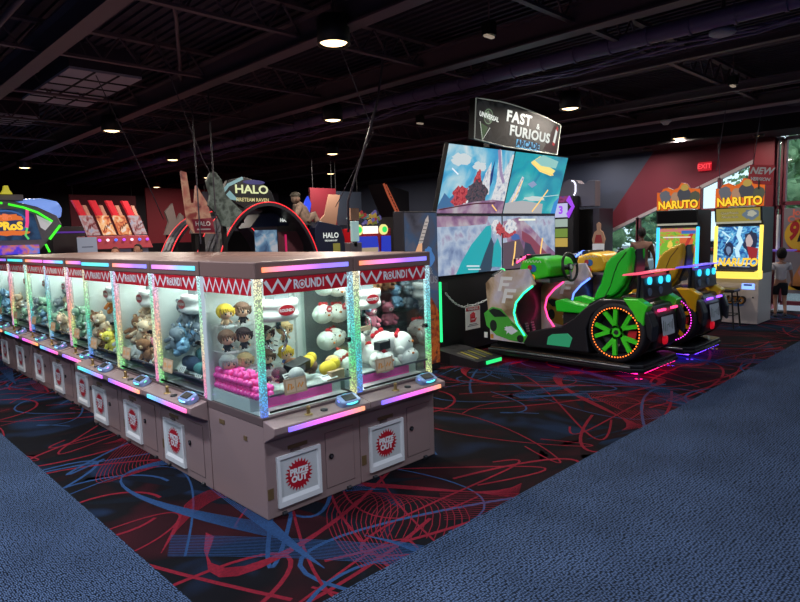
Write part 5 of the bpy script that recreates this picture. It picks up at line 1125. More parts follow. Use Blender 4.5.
for z0, z1, nm, c, s_ in ((2.02, 2.34, 'stk_white', (190, 190, 230), 1.0), (1.80, 1.98, 'stk_teal', (170, 190, 180), .8), (1.56, 1.76, 'stk_olive', (120, 150, 60), .8), (1.34, 1.54, 'stk_gold', (200, 170, 80), .8)):
    MB().box((-.16, .03, z0), (.16, .05, z1), E(nm, c, s_)).build('screen', t, .004)
s = MB(); s.text('3', E('stk_violet', (150, 60, 220), 1.2), FY(.0, .02, 2.18), .24, 0, .01); s.build('digit', t)
MB().prism([(.2, 2.0), (.34, 2.25), (.22, 2.5), (.15, 2.4), (.28, 2.25), (.15, 2.1)], 'y', .0, .05, E('stk_violet', (0, 0, 0))).build('light_chevron', t)
MB().box((-.2, .02, 2.36), (.2, .04, 2.5), ramp_mat('stk_top', [(60, 20, 60), (160, 60, 120), (80, 60, 160)], 10, .7)).build('header_panel', t)
t = thing('standee', 'pale figure-shaped cardboard standee with a white label, behind the yellow dashboard', 'standee', (12.8, 6.72, 0), -PI / 2)
MB().prism([(-.12, 0), (.12, 0), (.12, 1.35), (.16, 1.5), (.10, 1.66), (.04, 1.7), (.05, 1.84), (0, 1.88), (-.05, 1.84), (-.04, 1.7), (-.10, 1.66), (-.16, 1.5), (-.12, 1.35)], 'y', 0, .03, mat('standee_tan', (170, 130, 100), .6)).build('board', t)
MB().box((-.14, -.01, 1.24), (.14, 0, 1.40), paper).build('label_panel', t); MB().prism([(-.1, 1.42), (.1, 1.42), (.06, 1.6), (-.06, 1.6)], 'y', -.006, 0, mat('standee_red', (150, 40, 40), .6)).build('printed_dress', t)

# ============================================================ LEFT BACKGROUND, seen over the machines
# poster-sided cabinet behind the right machine
t = thing('arcade_cabinet', 'dark cabinet side with rocket launch print, left of the racing screens', 'arcade cabinet', (5.19, 5.2, 0))
rk = ramp_mat('rocket_sky_glow_print', [(40, 40, 52), (70, 70, 84), (52, 76, 108), (96, 90, 100)], 2.4, .8, dist=.7)  # print layers glow by emission, in place of light falling on them
MB().box((0, .02, .02), (.60, .2, 2.02), mat('cabinet_graphite', (30, 28, 36), .5)).build('body', t, .008)
s = MB(); M = FY(0, .018, 0); s.flat([(.01, .45), (.59, .45), (.59, 2.0), (.01, 2.0)], rk, M, 0)
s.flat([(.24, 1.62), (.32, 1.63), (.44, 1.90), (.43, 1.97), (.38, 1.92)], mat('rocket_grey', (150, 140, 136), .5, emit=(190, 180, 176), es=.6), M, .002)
for k in range(6): s.stroke([(.262 + .022 * k, 1.66 + k * .045), (.335 + .017 * k, 1.66 + k * .045)], .008, dark, M, .003)
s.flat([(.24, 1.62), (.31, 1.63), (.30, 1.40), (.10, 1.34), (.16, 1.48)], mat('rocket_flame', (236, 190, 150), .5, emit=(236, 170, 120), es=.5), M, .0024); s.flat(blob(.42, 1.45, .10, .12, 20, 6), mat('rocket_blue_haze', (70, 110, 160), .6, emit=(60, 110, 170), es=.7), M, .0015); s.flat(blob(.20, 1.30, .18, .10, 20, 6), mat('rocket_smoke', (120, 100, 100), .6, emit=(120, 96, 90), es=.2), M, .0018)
s.flat([(.01, .1), (.59, .1), (.59, .75), (.45, .95), (.3, .7), (.15, .85), (.01, .8)], ramp_mat('rocket_fire_print', [(90, 30, 20), (170, 70, 24), (210, 110, 40), (80, 30, 30)], 9, .4, dist=1), M, .001)
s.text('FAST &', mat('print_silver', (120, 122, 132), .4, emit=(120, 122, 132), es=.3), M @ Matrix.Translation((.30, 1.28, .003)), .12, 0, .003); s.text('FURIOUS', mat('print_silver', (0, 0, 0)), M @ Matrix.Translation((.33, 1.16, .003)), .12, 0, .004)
s.build('side_print', t)
# domed sports game at far left
t = thing('arcade_game', 'domed sports arcade game with green neon arch and yellow title, at far left', 'arcade game', (2.2, 14, 0))
gsh = mat('game_shell_grey', (96, 92, 110), .45)
sh_ = [(-.2, 0), (1.35, 0), (1.30, 1.6), (1.78, 2.16), (1.70, 2.34), (1.35, 2.52), (.95, 2.62), (.4, 2.66), (-.2, 2.66)]
MB().prism(sh_, 'y', 0, .9, gsh).build('shell', t, .02)
ng = glow('neon_lime', (60, 230, 40), 1.6)
MB().tube([(-.2, -.02, 2.60), (.4, -.02, 2.60), (.75, -.02, 2.58)], .022, ng, 6).build('neon_tube', t); MB().tube([(.85, -.02, 2.56), (1.1, -.02, 2.50), (1.35, -.02, 2.40), (1.60, -.02, 2.22)], .022, ng, 6).build('neon_tube', t)
MB().tube([(1.74, -.02, 2.14), (1.52, -.02, 1.86)], .024, ng, 6).build('neon_tube', t); MB().tube([(1.44, -.02, 1.76), (1.50, -.02, 1.6)], .022, ng, 6).build('neon_tube', t)
M = FY(0, -.004, 0); s = MB(); s.flat([(-.2, 1.86), (1.38, 1.86), (1.28, 2.36), (1.1, 2.46), (-.2, 2.5)], ramp_mat('pros_screen', [(14, 26, 50), (24, 50, 84), (40, 80, 120), (20, 40, 70)], 4, .7), M, 0)
s.flat(ellp(.80, 2.2, .36, .25), E('pros_blue', (40, 100, 170), .8), M, .002); s.flat(ellp(.80, 2.2, .32, .22), E('pros_navy', (20, 50, 100), .7), M, .003)
s.flat(blob(.80, 2.30, .30, .07, 18, 4), E('pros_orange', (230, 110, 40), .9), M, .004); s.flat(blob(.82, 2.0, .34, .05, 18, 5), E('pros_orange', (0, 0, 0)), M, .004)
s.stroke([(1.17, 2.46), (1.15, 2.2), (1.13, 2.1)], .06, E('pros_magenta', (230, 60, 130), 1.1), M, .004); s.stroke([(1.14, 2.1), (1.10, 1.95), (1.15, 1.87)], .04, E('pros_lime', (90, 210, 110), 1.0), M, .004); s.build('screen', t)
s = MB(); s.text('ellie', E('pros_red', (240, 120, 70), 1), FY(.78, -.012, 2.31), .15, 0, .008, sx=.9); s.text('PRoS', E('title_gold', (0, 0, 0)), FY(.84, -.012, 2.13), .21, 0, .012, sx=1.0); s.build('title_lettering', t)
s = MB(); s.flat([(1.32, 2.36), (1.60, 2.20), (1.46, 2.04), (1.38, 2.10)], mat('game_white_panel', (200, 200, 210), .4, emit=(200, 200, 210), es=.4), M, 0); s.build('side_window', t)
MB().box((-.2, -.1, 1.58), (1.3, 0, 1.76), ramp_mat('pros_deck', [(30, 60, 200), (90, 60, 220), (220, 120, 60), (30, 120, 240)], 5, .9)).build('light_deck', t)
b = MB(); b.prism([(1.1, 2.56), (1.35, 2.50), (1.72, 2.30), (1.84, 2.30), (1.88, 2.50), (1.80, 2.64), (1.5, 2.70), (1.15, 2.68)], 'y', .2, .8, mat('lit_dome', (130, 160, 230), .4, emit=(110, 150, 230), es=.75)); b.build('dome', t, .05, seg=3)
MB().box((.7, .1, 2.64), (1.15, .5, 2.76), mat('top_box_grey', (120, 116, 130), .5)).build('top_box', t, .01)
b = MB(); b.prism([(.75, 2.76), (.95, 2.76), (.90, 2.84), (.88, 2.92), (.82, 2.92), (.80, 2.84)], 'y', 0, .12, mat('topper_yellow', (210, 200, 60), .4, emit=(200, 190, 50), es=.6)); b.prism([(.45, 2.66), (.6, 2.66), (.58, 2.96), (.52, 3.0), (.48, 2.9)], 'y', .0, .1, mat('topper_rust', (180, 90, 60), .5)); b.prism([(.33, 2.66), (.42, 2.66), (.41, 3.0), (.36, 3.02)], 'y', 0, .1, paper); b.build('topper_figures', t)
# tilted towers game
t = thing('arcade_game', 'ticket game with four tilted red towers glowing orange', 'arcade game', (4.3, 14, 0))
MB().box((.1, .1, 0), (1.55, 1.0, 1.5), mat('game_navy', (24, 22, 40), .5)).build('base', t, .01)
MB().prism([(.15, 1.62), (1.5, 1.62), (1.40, 1.9), (.1, 1.9)], 'y', -.1, .5, mat('towers_deck', (150, 60, 66), .4, emit=(170, 60, 70), es=.35)).build('deck', t, .01)
b = MB()
for k in range(8): b.ell((.18 + k * .17, -.12, 1.81), (.035, .02, .03), E(('bulb_blue', 'bulb_violet', 'bulb_white')[k % 3], ((60, 110, 240), (170, 70, 230), (240, 200, 220))[k % 3], 1.8), 8, 6)
b.build('bulbs', t)
for k in range(2): MB().box((.72 + k * .38, -.06, 1.3), (1.02 + k * .38, 0, 1.62), mat('towers_side_blue', (96, 100, 124), .4)).box((.70 + k * .38, -.08, 1.3), (.725 + k * .38, -.05, 1.62), E('bulb_violet', (0, 0, 0), 1.8)).build('side_window', t)
for k in range(4):
    x0 = .18 + k * .335; e_ = (.55, .95, .9, .7)[k]
    pc = ramp_mat('tower_print_%d' % k, [(150, 40, 40), (230, 120, 70), (250, 190, 130), (240, 220, 210)] if k in (1, 2) else [(150, 50, 60), (200, 130, 130), (226, 200, 200), (190, 190, 215)], 9, e_, coord='Object', dist=1)
    b = MB(); b.prism([(x0, 1.92), (x0 + .24, 1.92), (x0 + .10, 2.34), (x0 - .13, 2.34)], 'y', 0, .12, pc)
    for q in range(4): b.stroke([(x0 - .02 + .05 * q, 2.0 + .05 * q), (x0 + .02 + .05 * q, 2.12 + .03 * q)], .02, E('tower_maroon', (120, 20, 30), .6), FY(0, -.006, 0), 0)
    b.prism([(x0 - .13, 2.34), (x0 - .01, 2.34), (x0 - .14, 2.66), (x0 - .27, 2.66)], 'y', .0, .1, mat('tower_red', (190, 30, 44), .4, emit=(200, 30, 44), es=.5)); b.prism([(x0 + .02, 2.34), (x0 + .09, 2.34), (x0 + .01, 2.56), (x0 - .06, 2.56)], 'y', .04, .1, mat('tower_tan', (180, 130, 110), .5, emit=(180, 120, 100), es=.3))
    b.build('tilted_tower', t)
t = thing('notice_board', 'pale notice sheet on a stand beyond the claw machines, under the tilted towers', 'sign', (4.12, 13.6, 0))
MB().box((0, 0, 1.35), (.38, .02, 1.88), mat('sheet_pale', (150, 160, 180), .6, emit=(130, 140, 165), es=.25)).build('sheet', t); MB().tube([(.19, .03, 0), (.19, .03, 1.9)], .02, dark, 8).build('stand', t)
s = MB(); M = FY(0, -.002, 0); s.text('CLOSED', dark, M @ Matrix.Translation((.19, 1.46, 0)), .05) if False else None
for k in range(2): s.stroke([(.08, 1.68 - .2 * k), (.3, 1.68 - .2 * k)], .02, mat('print_greyblue', (90, 96, 120), .6), M, 0)
s.build('print_lines', t)
t = thing('arcade_cabinet', 'small dark cabinet with violet light line left of the tilted towers', 'arcade cabinet', (4.15, 15.4, 0))
MB().box((0, 0, 0), (.7, .5, 2.15), mat('cabinet_graphite', (30, 28, 36), .5)).build('body', t, .01); MB().box((0, -.02, 2.0), (.7, 0, 2.04), E('dim_violet', (90, 40, 160), .7)).build('light_line', t)
# grey leaning cards
for k, (x, z) in enumerate(((6.35, 1.9), (7.0, 1.92), (7.65, 1.95))):
    t = thing('prize_board', 'grey board with a jagged top in the dark behind the booth, %s of three' % ('leftmost', 'middle', 'rightmost')[k], 'board', (x, 14.5, 0))
    MB().prism([(0, z), (.5, z), (.5, z + .45), (.42, z + .52), (.32, z + .35), (.24, z + .75), (.05, z + .55), (.12, z + .3)], 'y', 0, .08, mat('board_grey', (110, 98, 96), .6)).build('board', t)
    MB().box((.15, .1, 0), (.35, .3, z + .2), black).build('stand', t)
# mural panels on the far wall (paint fields on hanging boards)
def panel(lb, x0, x1, z0, z1, y, m):
    t = thing('hanging_board', lb, 'board', (x0, y, 0)); MB().box((0, 0, z0), (x1 - x0, .06, z1), m).build('board', t)
    for k in (.1, x1 - x0 - .1): MB().cyl((k, .03, z1), (k, .03, 4.15), .008, dark, 5).build('hanger', t)
panel('dark red hanging board left of the tilted towers', 5.5, 7.3, 1.7, 3.1, 18.5, mat('board_maroon', (92, 16, 34), .7)); panel('dark red hanging board right behind the tilted towers', 7.6, 9.8, 1.7, 3.35, 18.5, mat('board_crimson', (120, 14, 34), .7))
panel('red hanging board behind the booth, left of the slate blue one', 8.25, 8.98, 1.2, 2.83, 11.2, mat('board_red', (110, 14, 34), .7)); panel('slate blue hanging board beside the red one', 8.98, 9.83, 2.0, 2.78, 11.3, mat('board_slate', (44, 54, 70), .7))
panel('dark violet wall board left of the booth', 8.9, 11.6, 2.0, 3.2, 17.5, mat('board_violet', (34, 26, 42), .7))
# science fiction booth with two arches
t = thing('arcade_booth', 'black science fiction game booth with two red-edged arches', 'arcade booth', (4.55, 8.5, 0))
tread = mat('arch_tread', (30, 31, 38), .4); rn = glow('neon_red', (235, 40, 50), 1.6)
def arch(y0, y1, nm, cx=1.15, rx=1.15, rz=1.78, zc=.55, th=.06, a1=PI):
    pts = [(cx - rx * math.cos(a), zc + rz * math.sin(a)) for a in [a1 * k / 30 for k in range(31)]]; pts = [(pts[0][0], 0)] + pts
    if a1 == PI: pts.append((pts[-1][0], 0))
    inn = [(cx + (u - cx) * (1 - th / rx), zc + (v - zc) * (1 - th / rz) if v > zc else v) for u, v in pts]
    b = MB(); n = len(pts); vs = [(u, y0, v) for u, v in pts] + [(u, y1, v) for u, v in pts] + [(u, y0, v) for u, v in inn] + [(u, y1, v) for u, v in inn]; fs = []
    for i in range(n - 1): fs += [(i, i + 1, n + i + 1, n + i), (2 * n + i, 3 * n + i, 3 * n + i + 1, 2 * n + i + 1), (i, 2 * n + i, 2 * n + i + 1, i + 1), (n + i, n + i + 1, 3 * n + i + 1, 3 * n + i)]
    b.add(vs, fs, tread)
    ym = (y0 + y1) / 2
    ch = random.Random(2)
    for i in range(1, n - 2):      # raised centre plating
        for (ya, yb) in ((ym - .12, ym - .02), (ym + .02, ym + .12)):
            (u0, v0), (u1, v1) = pts[i], pts[i + 1]; k = .92; o = 1.012
            q = lambda u, v: (cx + (u - cx) * o, zc + (v - zc) * o if v > zc else v)
            a_, b_ = q(u0, v0), q(u0 + (u1 - u0) * k, v0 + (v1 - v0) * k); b.add([(a_[0], ya, a_[1]), (a_[0], yb, a_[1]), (b_[0], yb, b_[1]), (b_[0], ya, b_[1])], [(0, 1, 2, 3)], mat('arch_plate', (62, 64, 76), .35, .4))
    a_ = b.build('arch', t)
    for yy in (y0, y1): MB().tube([(u, yy, v) for u, v in pts], .009, rn, 6).build('neon_edge', a_)
arch(0, .75, 'front', cx=.9, rx=1.0, rz=1.42, zc=.9); arch(1.75, 2.15, 'rear', cx=.95, rx=1.05, rz=1.36, zc=.9)
MB().box((.3, .3, 0), (1.6, 1.6, 1.45), black).box((.4, .2, 1.25), (1.5, .9, 1.32), dark).build('bench_body', t, .02)
bs = ramp_mat('booth_blue_screen', [(40, 70, 110), (80, 120, 160), (130, 170, 200), (200, 200, 210)], 6, .6, dist=.8)
MB().box((.75, .2, 1.45), (1.15, .24, 1.88), bs).build('side_screen', t); MB().box((1.2, .25, 1.3), (1.7, .3, 1.85), mat('booth_wood_panel', (70, 36, 44), .5)).build('seat_panel', t); MB().box((1.33, .22, 1.45), (1.35, .25, 1.8), E('booth_magenta', (200, 30, 90), .9)).build('light_line', t)
MB().prism([(.75, 1.92), (1.75, 1.96), (1.82, 2.02), (1.7, 2.08), (1.35, 2.2), (.95, 2.15)], 'y', .35, .75, mat('booth_navy', (20, 26, 50), .4)).build('canopy', t, .01)
s = MB(); s.text('HALO', wl, FY(1.42, .33, 2.04), .08, 0, .003); s.build('canopy_lettering', t)
t = thing('arcade_cabinet', 'navy side pod with pale lettering and a yellow square, right of the arches', 'arcade cabinet', (6.48, 8.7, 0))
MB().prism([(0, 0), (.68, 0), (.66, 1.7), (.58, 1.93), (.08, 2.02), (.0, 1.9)], 'y', 0, .6, mat('booth_navy', (0, 0, 0))).build('body', t, .01)
s = MB(); s.text('HALO', wl, FY(.34, -.003, 1.76), .13, 0, .003); s.text('FIRETEAM RAVEN', wl, FY(.34, -.003, 1.67), .04, 0, .001, sx=.9); s.build('lettering', t)
MB().box((.38, -.004, 1.42), (.54, 0, 1.62), mat('pod_label_yellow', (150, 150, 70), .5)).build('label_square', t)
t = thing('header_sign', 'black oval header sign with pale two-line lettering above the arches', 'sign', (4.52, 8.7, 0))
M = FY(0, 0, 0)
MB().prism([(.22, 2.42), (.62, 2.22), (1.15, 2.22), (1.18, 2.34), (1.12, 2.50), (.92, 2.66), (.6, 2.72), (.34, 2.66)], 'y', 0, .1, mat('sign_black', (10, 12, 18), .4)).box((.5, .02, 2.0), (.6, .08, 2.3), black).build('board', t, .01)
s = MB(); s.text('HALO', glow('sign_pale', (220, 226, 170), 1.0), M @ Matrix.Translation((.75, 2.52, .004)), .18, 0, .005, sx=1.25); s.text('FIRETEAM RAVEN', glow('sign_cream', (226, 214, 150), .9), M @ Matrix.Translation((.76, 2.36, .004)), .08, 0, .0012, sx=.95); s.build('lettering', t)
s = MB(); s.flat(ellp(.80, 2.64, .2, .035), E('sign_blueglow', (40, 40, 120), .7), M, .002); s.stroke([(.20, 2.42), (.34, 2.58), (.6, 2.70)], .05, mat('sign_swoosh', (110, 150, 160), .4, emit=(100, 140, 150), es=.5), M, .003); s.flat([(.24, 2.38), (.36, 2.50), (.52, 2.34)], mat('sign_swoosh', (0, 0, 0)), M, .003); s.build('swoosh', t)
t = thing('standee', 'tall grey-green rock-shaped cardboard standee left of the oval header', 'standee', (4.2, 8.4, 0))
MB().prism([(.36, 1.95), (.50, 1.93), (.60, 2.05), (.70, 2.16), (.56, 2.30), (.44, 2.42), (.40, 2.62), (.30, 2.74), (.22, 2.72), (.15, 2.60), (.2, 2.4), (.16, 2.25), (.3, 2.1)], 'y', 0, .05, ramp_mat('standee_grey_green', [(30, 34, 38), (74, 86, 82), (110, 124, 120), (50, 60, 60)], 8, 0)).box((.40, .06, 0), (.46, .12, 2.0), black).build('board', t)
t = thing('standee', 'rose and orange wing-shaped standee with lettering at its foot, left of the arches', 'standee', (4.0, 8.7, 0))
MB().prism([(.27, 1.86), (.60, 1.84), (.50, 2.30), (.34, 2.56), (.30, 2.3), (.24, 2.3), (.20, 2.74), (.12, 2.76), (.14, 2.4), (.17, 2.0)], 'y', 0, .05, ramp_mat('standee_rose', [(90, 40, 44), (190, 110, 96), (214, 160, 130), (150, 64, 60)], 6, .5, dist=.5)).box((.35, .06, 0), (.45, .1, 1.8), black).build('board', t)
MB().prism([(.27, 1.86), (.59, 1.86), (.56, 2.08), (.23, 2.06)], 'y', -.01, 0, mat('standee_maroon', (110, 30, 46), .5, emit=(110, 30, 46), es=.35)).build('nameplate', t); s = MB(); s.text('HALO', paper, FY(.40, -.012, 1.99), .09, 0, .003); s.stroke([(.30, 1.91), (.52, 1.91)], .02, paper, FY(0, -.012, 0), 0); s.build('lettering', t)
# crouching figure on the booth: plain statue
st = mat('statue_drab', (140, 118, 102), .7, noise=(14, .6, (50, 44, 42)))
t = thing('statue', 'drab brown crouching helmeted statue on top of the booth', 'statue', (6.22, 8.9, 0))
b = MB(); b.ell((.02, 0, 2.42), (.075, .09, .10), st, 14, 10); b.ell((.02, -.05, 2.39), (.05, .05, .05), mat('statue_face', (110, 84, 70), .7), 10, 8); b.ell((.02, 0, 2.47), (.085, .1, .06), mat('statue_helmet', (66, 62, 52), .6), 14, 8)
b.tube([(.04, 0, 2.34), (.10, 0, 2.22), (.16, 0, 2.08), (.18, 0, 2.02)], [.07, .13, .15, .13], st, 12); b.tube([(.02, -.12, 2.26), (-.08, -.18, 2.16), (-.14, -.2, 2.10)], [.055, .05, .04], st, 8); b.tube([(.16, .1, 2.27), (.26, .05, 2.15), (.2, -.08, 2.08)], [.055, .05, .04], st, 8)
b.tube([(.2, -.05, 2.05), (.33, -.1, 2.12), (.38, -.12, 1.99)], [.09, .08, .06], st, 8); b.build('body', t)
MB().box((.1, .0, 0), (.3, .3, 1.96), black).build('pillar', t)
for k, (x, z) in enumerate([(6.8, 2.36)]): 
    t = thing('light_figure', 'small glowing blue upright shape beside the statue', 'lamp', (x, 9.4, 0)); MB().prism([(0, 2.2), (.1, 2.2), (.14, 2.36), (.08, 2.5), (.02, 2.42), (-.03, 2.3)], 'y', 0, .04, E('figure_blue', (50, 80, 240), 1.1)).build('shape', t); MB().box((.02, .04, 0), (.08, .1, 2.3), black).build('stem', t)
# cartons
cb = mat('cardboard', (148, 112, 92), .8)
t = thing('cardboard_sheet', 'large tan cardboard piece leaning upright, in front of the red and slate boards', 'cardboard', (7.95, 10.8, 0))
MB().prism([(.0, 1.9), (.38, 2.22), (.52, 2.66), (.82, 2.66), (.70, 2.10), (.62, 1.75), (.3, 1.6)], 'y', 0, .04, cb).box((.3, .05, 0), (.4, .12, 1.8), black).build('board', t)
t = thing('cardboard_box', 'small tan carton to the right of the tall leaning cardboard', 'carton', (8.62, 10.3, 0)); MB().box((.02, 0, 2.08), (.26, .1, 2.34), cb).box((.1, .05, 0), (.16, .1, 2.1), black).build('carton', t)
# colourful small kiddie game
t = thing('arcade_game', 'small red and blue game with two green round lamps and busy topper', 'arcade game', (9.0, 10.6, 0))
MB().box((0, .1, 0), (1.2, .8, 1.9), mat('game_red', (170, 20, 30), .4)).build('body', t, .01)
gd = glow('game_green', (40, 200, 90), 1.4); yl = glow('game_cream', (230, 220, 130), 1.2)
b = MB(); b.prism([(.05, 1.28), (.78, 1.28), (.72, 1.72), (.10, 1.72)], 'y', .05, .09, E('game_blue', (40, 60, 200), .8)); b.box((.12, .03, 1.36), (.72, .05, 1.46), E('game_sand', (190, 170, 140), .7)); b.prism([(.86, 1.28), (1.15, 1.28), (1.15, 1.72), (.88, 1.72)], 'y', .05, .09, E('game_blue', (0, 0, 0))); b.build('screen', t)
b = MB(); b.box((.30, .02, 1.78), (.72, .08, 1.95), glow('game_whitelight', (250, 235, 220), 1.5)); b.build('title_lamp', t)
for x in (.14, .92): b = MB(); b.cyl((x, .02, 1.87), (x, .08, 1.87), .12, yl, 20); b.cyl((x, .0, 1.87), (x, .03, 1.87), .07, gd, 18); b.build('round_lamp', t)
r = random.Random(6); b = MB()
for k in range(22):
    x = r.uniform(.1, 1.05); z = r.uniform(1.98, 2.3); c = [('tp_gold', (210, 170, 70)), ('tp_lilac', (120, 110, 190)), ('tp_teal', (90, 140, 140)), ('tp_red', (190, 50, 60)), ('tp_olive', (130, 140, 60))][k % 5]
    b.tube([(x - .08, .3, z - .07), (x, .25, z), (x + .07, .3, z - .05)], [.03, .045, .02], E(c[0], c[1], .45), 7)
b.build('topper_sculpture', t)
t = thing('arcade_cabinet', 'tall black cabinet with orange lattice edge rising behind the small red game', 'arcade cabinet', (10.72, 11.45, 0))
MB().prism([(.35, 0), (.9, 0), (.9, 2.85), (.0, 3.03), (.1, 2.8), (.42, 2.2)], 'y', .0, .6, mat('cabinet_black', (20, 16, 20), .4)).build('body', t, .01)
b = MB(); b.tube([(-.02, -.03, 3.02), (.12, -.03, 2.75), (.40, -.03, 2.3), (.44, -.03, 1.2)], .03, mat('lattice_orange', (190, 100, 74), .5, emit=(190, 90, 60), es=.35), 6)
b.tube([(.06, -.03, 3.0), (.22, -.03, 2.75), (.50, -.03, 2.3), (.52, -.03, 1.2)], .015, mat('lattice_orange', (0, 0, 0)), 6)
for k in range(10): q = k / 9; b.tube([(-.0 + .40 * q, -.03, 2.98 - .7 * q), (.1 + .4 * q, -.03, 2.95 - .7 * q)], .012, mat('lattice_orange', (0, 0, 0)), 5)
b.build('lattice', t)
t = thing('arcade_cabinet', 'white and grey upright handle unit left of the small red game', 'arcade cabinet', (8.25, 10.0, 0)); MB().box((.1, 0, 0), (.42, .4, 1.6), mat('cabinet_ash', (100, 92, 100), .5)).build('body', t, .01); MB().box((.16, -.02, 1.62), (.34, .06, 2.05), mat('unit_light', (160, 190, 190), .4, emit=(160, 200, 200), es=.4)).box((.2, .0, 1.5), (.3, .05, 1.65), dark).build('handle', t, .01)

# ============================================================ PEOPLE
def skinmesh(name, chains, m, parent, sub=2):
    """chains: list of [(x,y,z,r),...]; a chain may start at an existing joint"""
    vs = []; es = []; rs = []; key = {}
    for ch in chains:
        prev = None
        for (x, y, z, r) in ch:
            k = (round(x, 4), round(y, 4), round(z, 4))
            if k not in key: key[k] = len(vs); vs.append((x, y, z)); rs.append(r)
            i = key[k]
            if prev is not None and prev != i: es.append((prev, i))
            prev = i
    me = bpy.data.meshes.new(name); me.from_pydata(vs, es, []); me.materials.append(m)
    o = bpy.data.objects.new(name, me); C.objects.link(o); o.parent = parent
    o.modifiers.new('skin', 'SKIN')
    if not me.skin_vertices: me.attributes
    sl = me.skin_vertices[0] if me.skin_vertices else None
    if sl is None:
        bpy.context.view_layer.objects.active = o; bpy.ops.mesh.customdata_skin_add(); sl = me.skin_vertices[0]
    for i, r in enumerate(rs): sl.data[i].radius = (r, r) if not isinstance(r, tuple) else r
    sl.data[0].use_root = True
    s = o.modifiers.new('sub', 'SUBSURF'); s.levels = 1; s.render_levels = sub
    return o
def person(label, loc, rz, h, skinc, hairc, shirtc, trousc, pose, shorts=False):
    t = thing('person', label, 'person', loc, rz); k = h / 1.75; S = mat('skin_' + skinc[0], skinc[1], .6)
    child = h < 1.4
    P = lambda x, y, z, r: (x * k, y * k, z * k, r * k)
    hd = 1.45 if child else 1.0
    pel = P(0, 0, .93, .13); ch = [[pel, P(0, 0, 1.08, .115), P(0, -.01, 1.26, .13), P(0, 0, 1.40, .10), P(0, .0, 1.47, .05), P(0, .01, 1.55, .05)]]
    (lh, lk, lf), (rh_, rk_, rf), (lel, lha), (rel, rha) = pose
    for s, (hip, kn, ft) in ((-1, (lh, lk, lf)), (1, (rh_, rk_, rf))):
        ch.append([pel, P(s * .09, 0, .88, .085), P(s * .10 + kn[0], kn[1], kn[2], .055), P(s * .10 + ft[0], ft[1], ft[2], .036), P(s * .10 + ft[0] * 1.1, ft[1] + .14, max(ft[2] - .06, .03), .028)])
    sh = P(0, 0, 1.40, .10)
    for s, (el, ha) in ((-1, (lel, lha)), (1, (rel, rha))):
        wrist = P(s * (.19 + ha[0]), ha[1], ha[2], .024); palm = P(s * (.19 + ha[0]) , ha[1] + .01, ha[2] - .06, .03)
        ch.append([sh, P(s * .17, 0, 1.39, .055), P(s * (.19 + el[0]), el[1], el[2], .038), wrist, palm])
        for q in range(4): ch.append([palm, P(s * (.19 + ha[0]) + (q - 1.5) * .014, ha[1] + .02, ha[2] - .11, .0085), P(s * (.19 + ha[0]) + (q - 1.5) * .015, ha[1] + .035, ha[2] - .135 - (q in (1, 2)) * .012, .0075)])
        ch.append([palm, P(s * (.19 + ha[0]) - s * .03, ha[1] + .03, ha[2] - .07, .009), P(s * (.19 + ha[0]) - s * .035, ha[1] + .045, ha[2] - .095, .008)])
    body = skinmesh('body', ch, S, t)
    sm_ = mat('shirt_' + shirtc[0], shirtc[1], .9)
    c2 = [[P(0, 0, .95, .148), P(0, 0, 1.10, .135), P(0, -.01, 1.27, .15), P(0, 0, 1.41, .115)]]
    for s, (el, ha) in ((-1, (lel, lha)), (1, (rel, rha))): c2.append([P(0, 0, 1.41, .115), P(s * .17, 0, 1.40, .075), P(s * (.17 + el[0] * .6), el[1] * .6, 1.40 + (el[2] - 1.40) * .62, .062)])
    skinmesh('shirt', c2, sm_, t)
    tm = mat('trousers_' + trousc[0], trousc[1], .9); c3 = [[P(0, 0, .97, .14), P(0, 0, .92, .135)]]
    for s, (hip, kn, ft) in ((-1, (lh, lk, lf)), (1, (rh_, rk_, rf))):
        c = [P(0, 0, .92, .135), P(s * .09, 0, .84, .10), P(s * .10 + kn[0], kn[1], kn[2] + (.06 if shorts else 0), .075)]
        if not shorts: c.append(P(s * .10 + ft[0], ft[1], ft[2] + .04, .055))
        c3.append(c)
    skinmesh('trousers', c3, tm, t)
    for s, ft in ((-1, lf), (1, rf)):
        b = MB(); b.ell(((s * .10 + ft[0]) * k, (ft[1] + .06) * k, max(ft[2] - .05, .035) * k), (.05 * k, .13 * k, .04 * k), mat('shoe_dark', (40, 38, 44), .6), 14, 8); b.build('shoe', t)
    hz = 1.635 * k + (hd - 1) * .09 * k
    def hf(p):
        q = Vector(p)
        if p.y > .2 and p.z < 0: q.x *= .86 + .14 * (1 + p.z)
        return q
    b = MB(); b.ell((0, .015 * k, hz), (.075 * k * hd, .093 * k * hd, .115 * k * hd), S, 22, 16, fn=hf)
    b.ell((0, .11 * k * hd, hz - .01 * k), (.013 * k, .02 * k, .022 * k), S, 8, 6)
    for s in (-1, 1): b.ell((s * .076 * k * hd, .005, hz - .005), (.012 * k, .022 * k, .03 * k), S, 8, 6)
    b.build('head', t)
    b = MB()
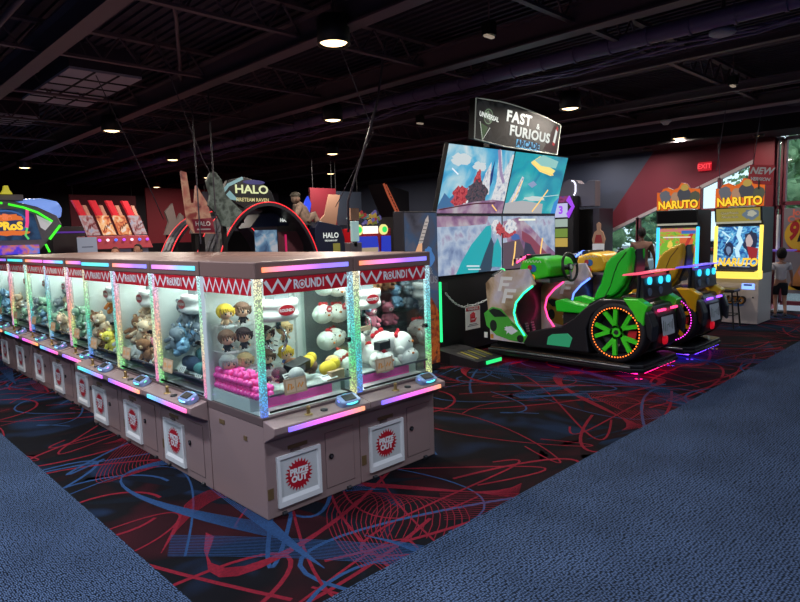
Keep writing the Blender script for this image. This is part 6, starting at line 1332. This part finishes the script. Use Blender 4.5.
    for s in (-1, 1): b.ell((s * .03 * k * hd, .095 * k * hd, hz + .012 * k), (.011 * k, .006 * k, .007 * k), eye, 8, 6)
    b.ell((0, .098 * k * hd, hz - .05 * k * hd), (.022 * k, .006 * k, .006 * k), blush, 8, 5); b.build('face', t)
    hm = mat('person_hair_' + hairc[0], hairc[1], .9, bump=(60, .4)); b = MB()
    b.ell((0, -.004 * k, hz + .022 * k), (.084 * k * hd, .098 * k * hd, .112 * k * hd), hm, 22, 14, fn=lambda p: Vector((p.x, p.y if p.y < .35 or p.z > .55 else .35 + (p.y - .35) * .2, p.z if p.z > -.55 or p.y < 0 else -.55)))
    b.build('hair', t)
    return t
WALK = (((0, 0, 0), (0, .10, .50), (0, -.02, .09)), ((0, 0, 0), (0, .02, .49), (0, -.22, .14)), ((.05, -.06, 1.15), (.10, .04, .93)), ((.06, .08, 1.15), (.08, .14, .95)))
STAND = (((0, 0, 0), (0, .01, .49), (0, 0, .09)), ((0, 0, 0), (.01, .02, .49), (.01, .0, .09)), ((.05, -.02, 1.14), (.05, .03, .90)), ((.05, -.02, 1.14), (.05, .04, .90)))
person('adult in a brown top and dark trousers walking away before the raked windows', (12.9, 5.78, 0), -1.2, 1.72, ('deep', (110, 76, 60)), ('black', (20, 16, 18)), ('brown', (104, 74, 62)), ('dark', (24, 24, 34)), WALK)
person('small child in a pale T-shirt and dark shorts walking away beside the rightmost cabinet', (12.95, 3.17, 0), -1.2, 1.22, ('tan', (170, 120, 96)), ('darkbrown', (24, 18, 18)), ('pale', (196, 190, 192)), ('black', (22, 22, 28)), WALK, True)
person('person with reddish brown hair bending behind the claw machine row, left head of two', (4.25, 11.9, 0), 2.6, 1.66, ('tan', (0, 0, 0)), ('auburn', (90, 48, 40)), ('maroon', (80, 34, 44)), ('dark', (0, 0, 0)), STAND)
person('person with black hair standing behind the claw machine row, right head of two', (4.75, 12.1, 0), 2.2, 1.70, ('tan', (0, 0, 0)), ('black', (0, 0, 0)), ('navy', (30, 32, 50)), ('dark', (0, 0, 0)), STAND)
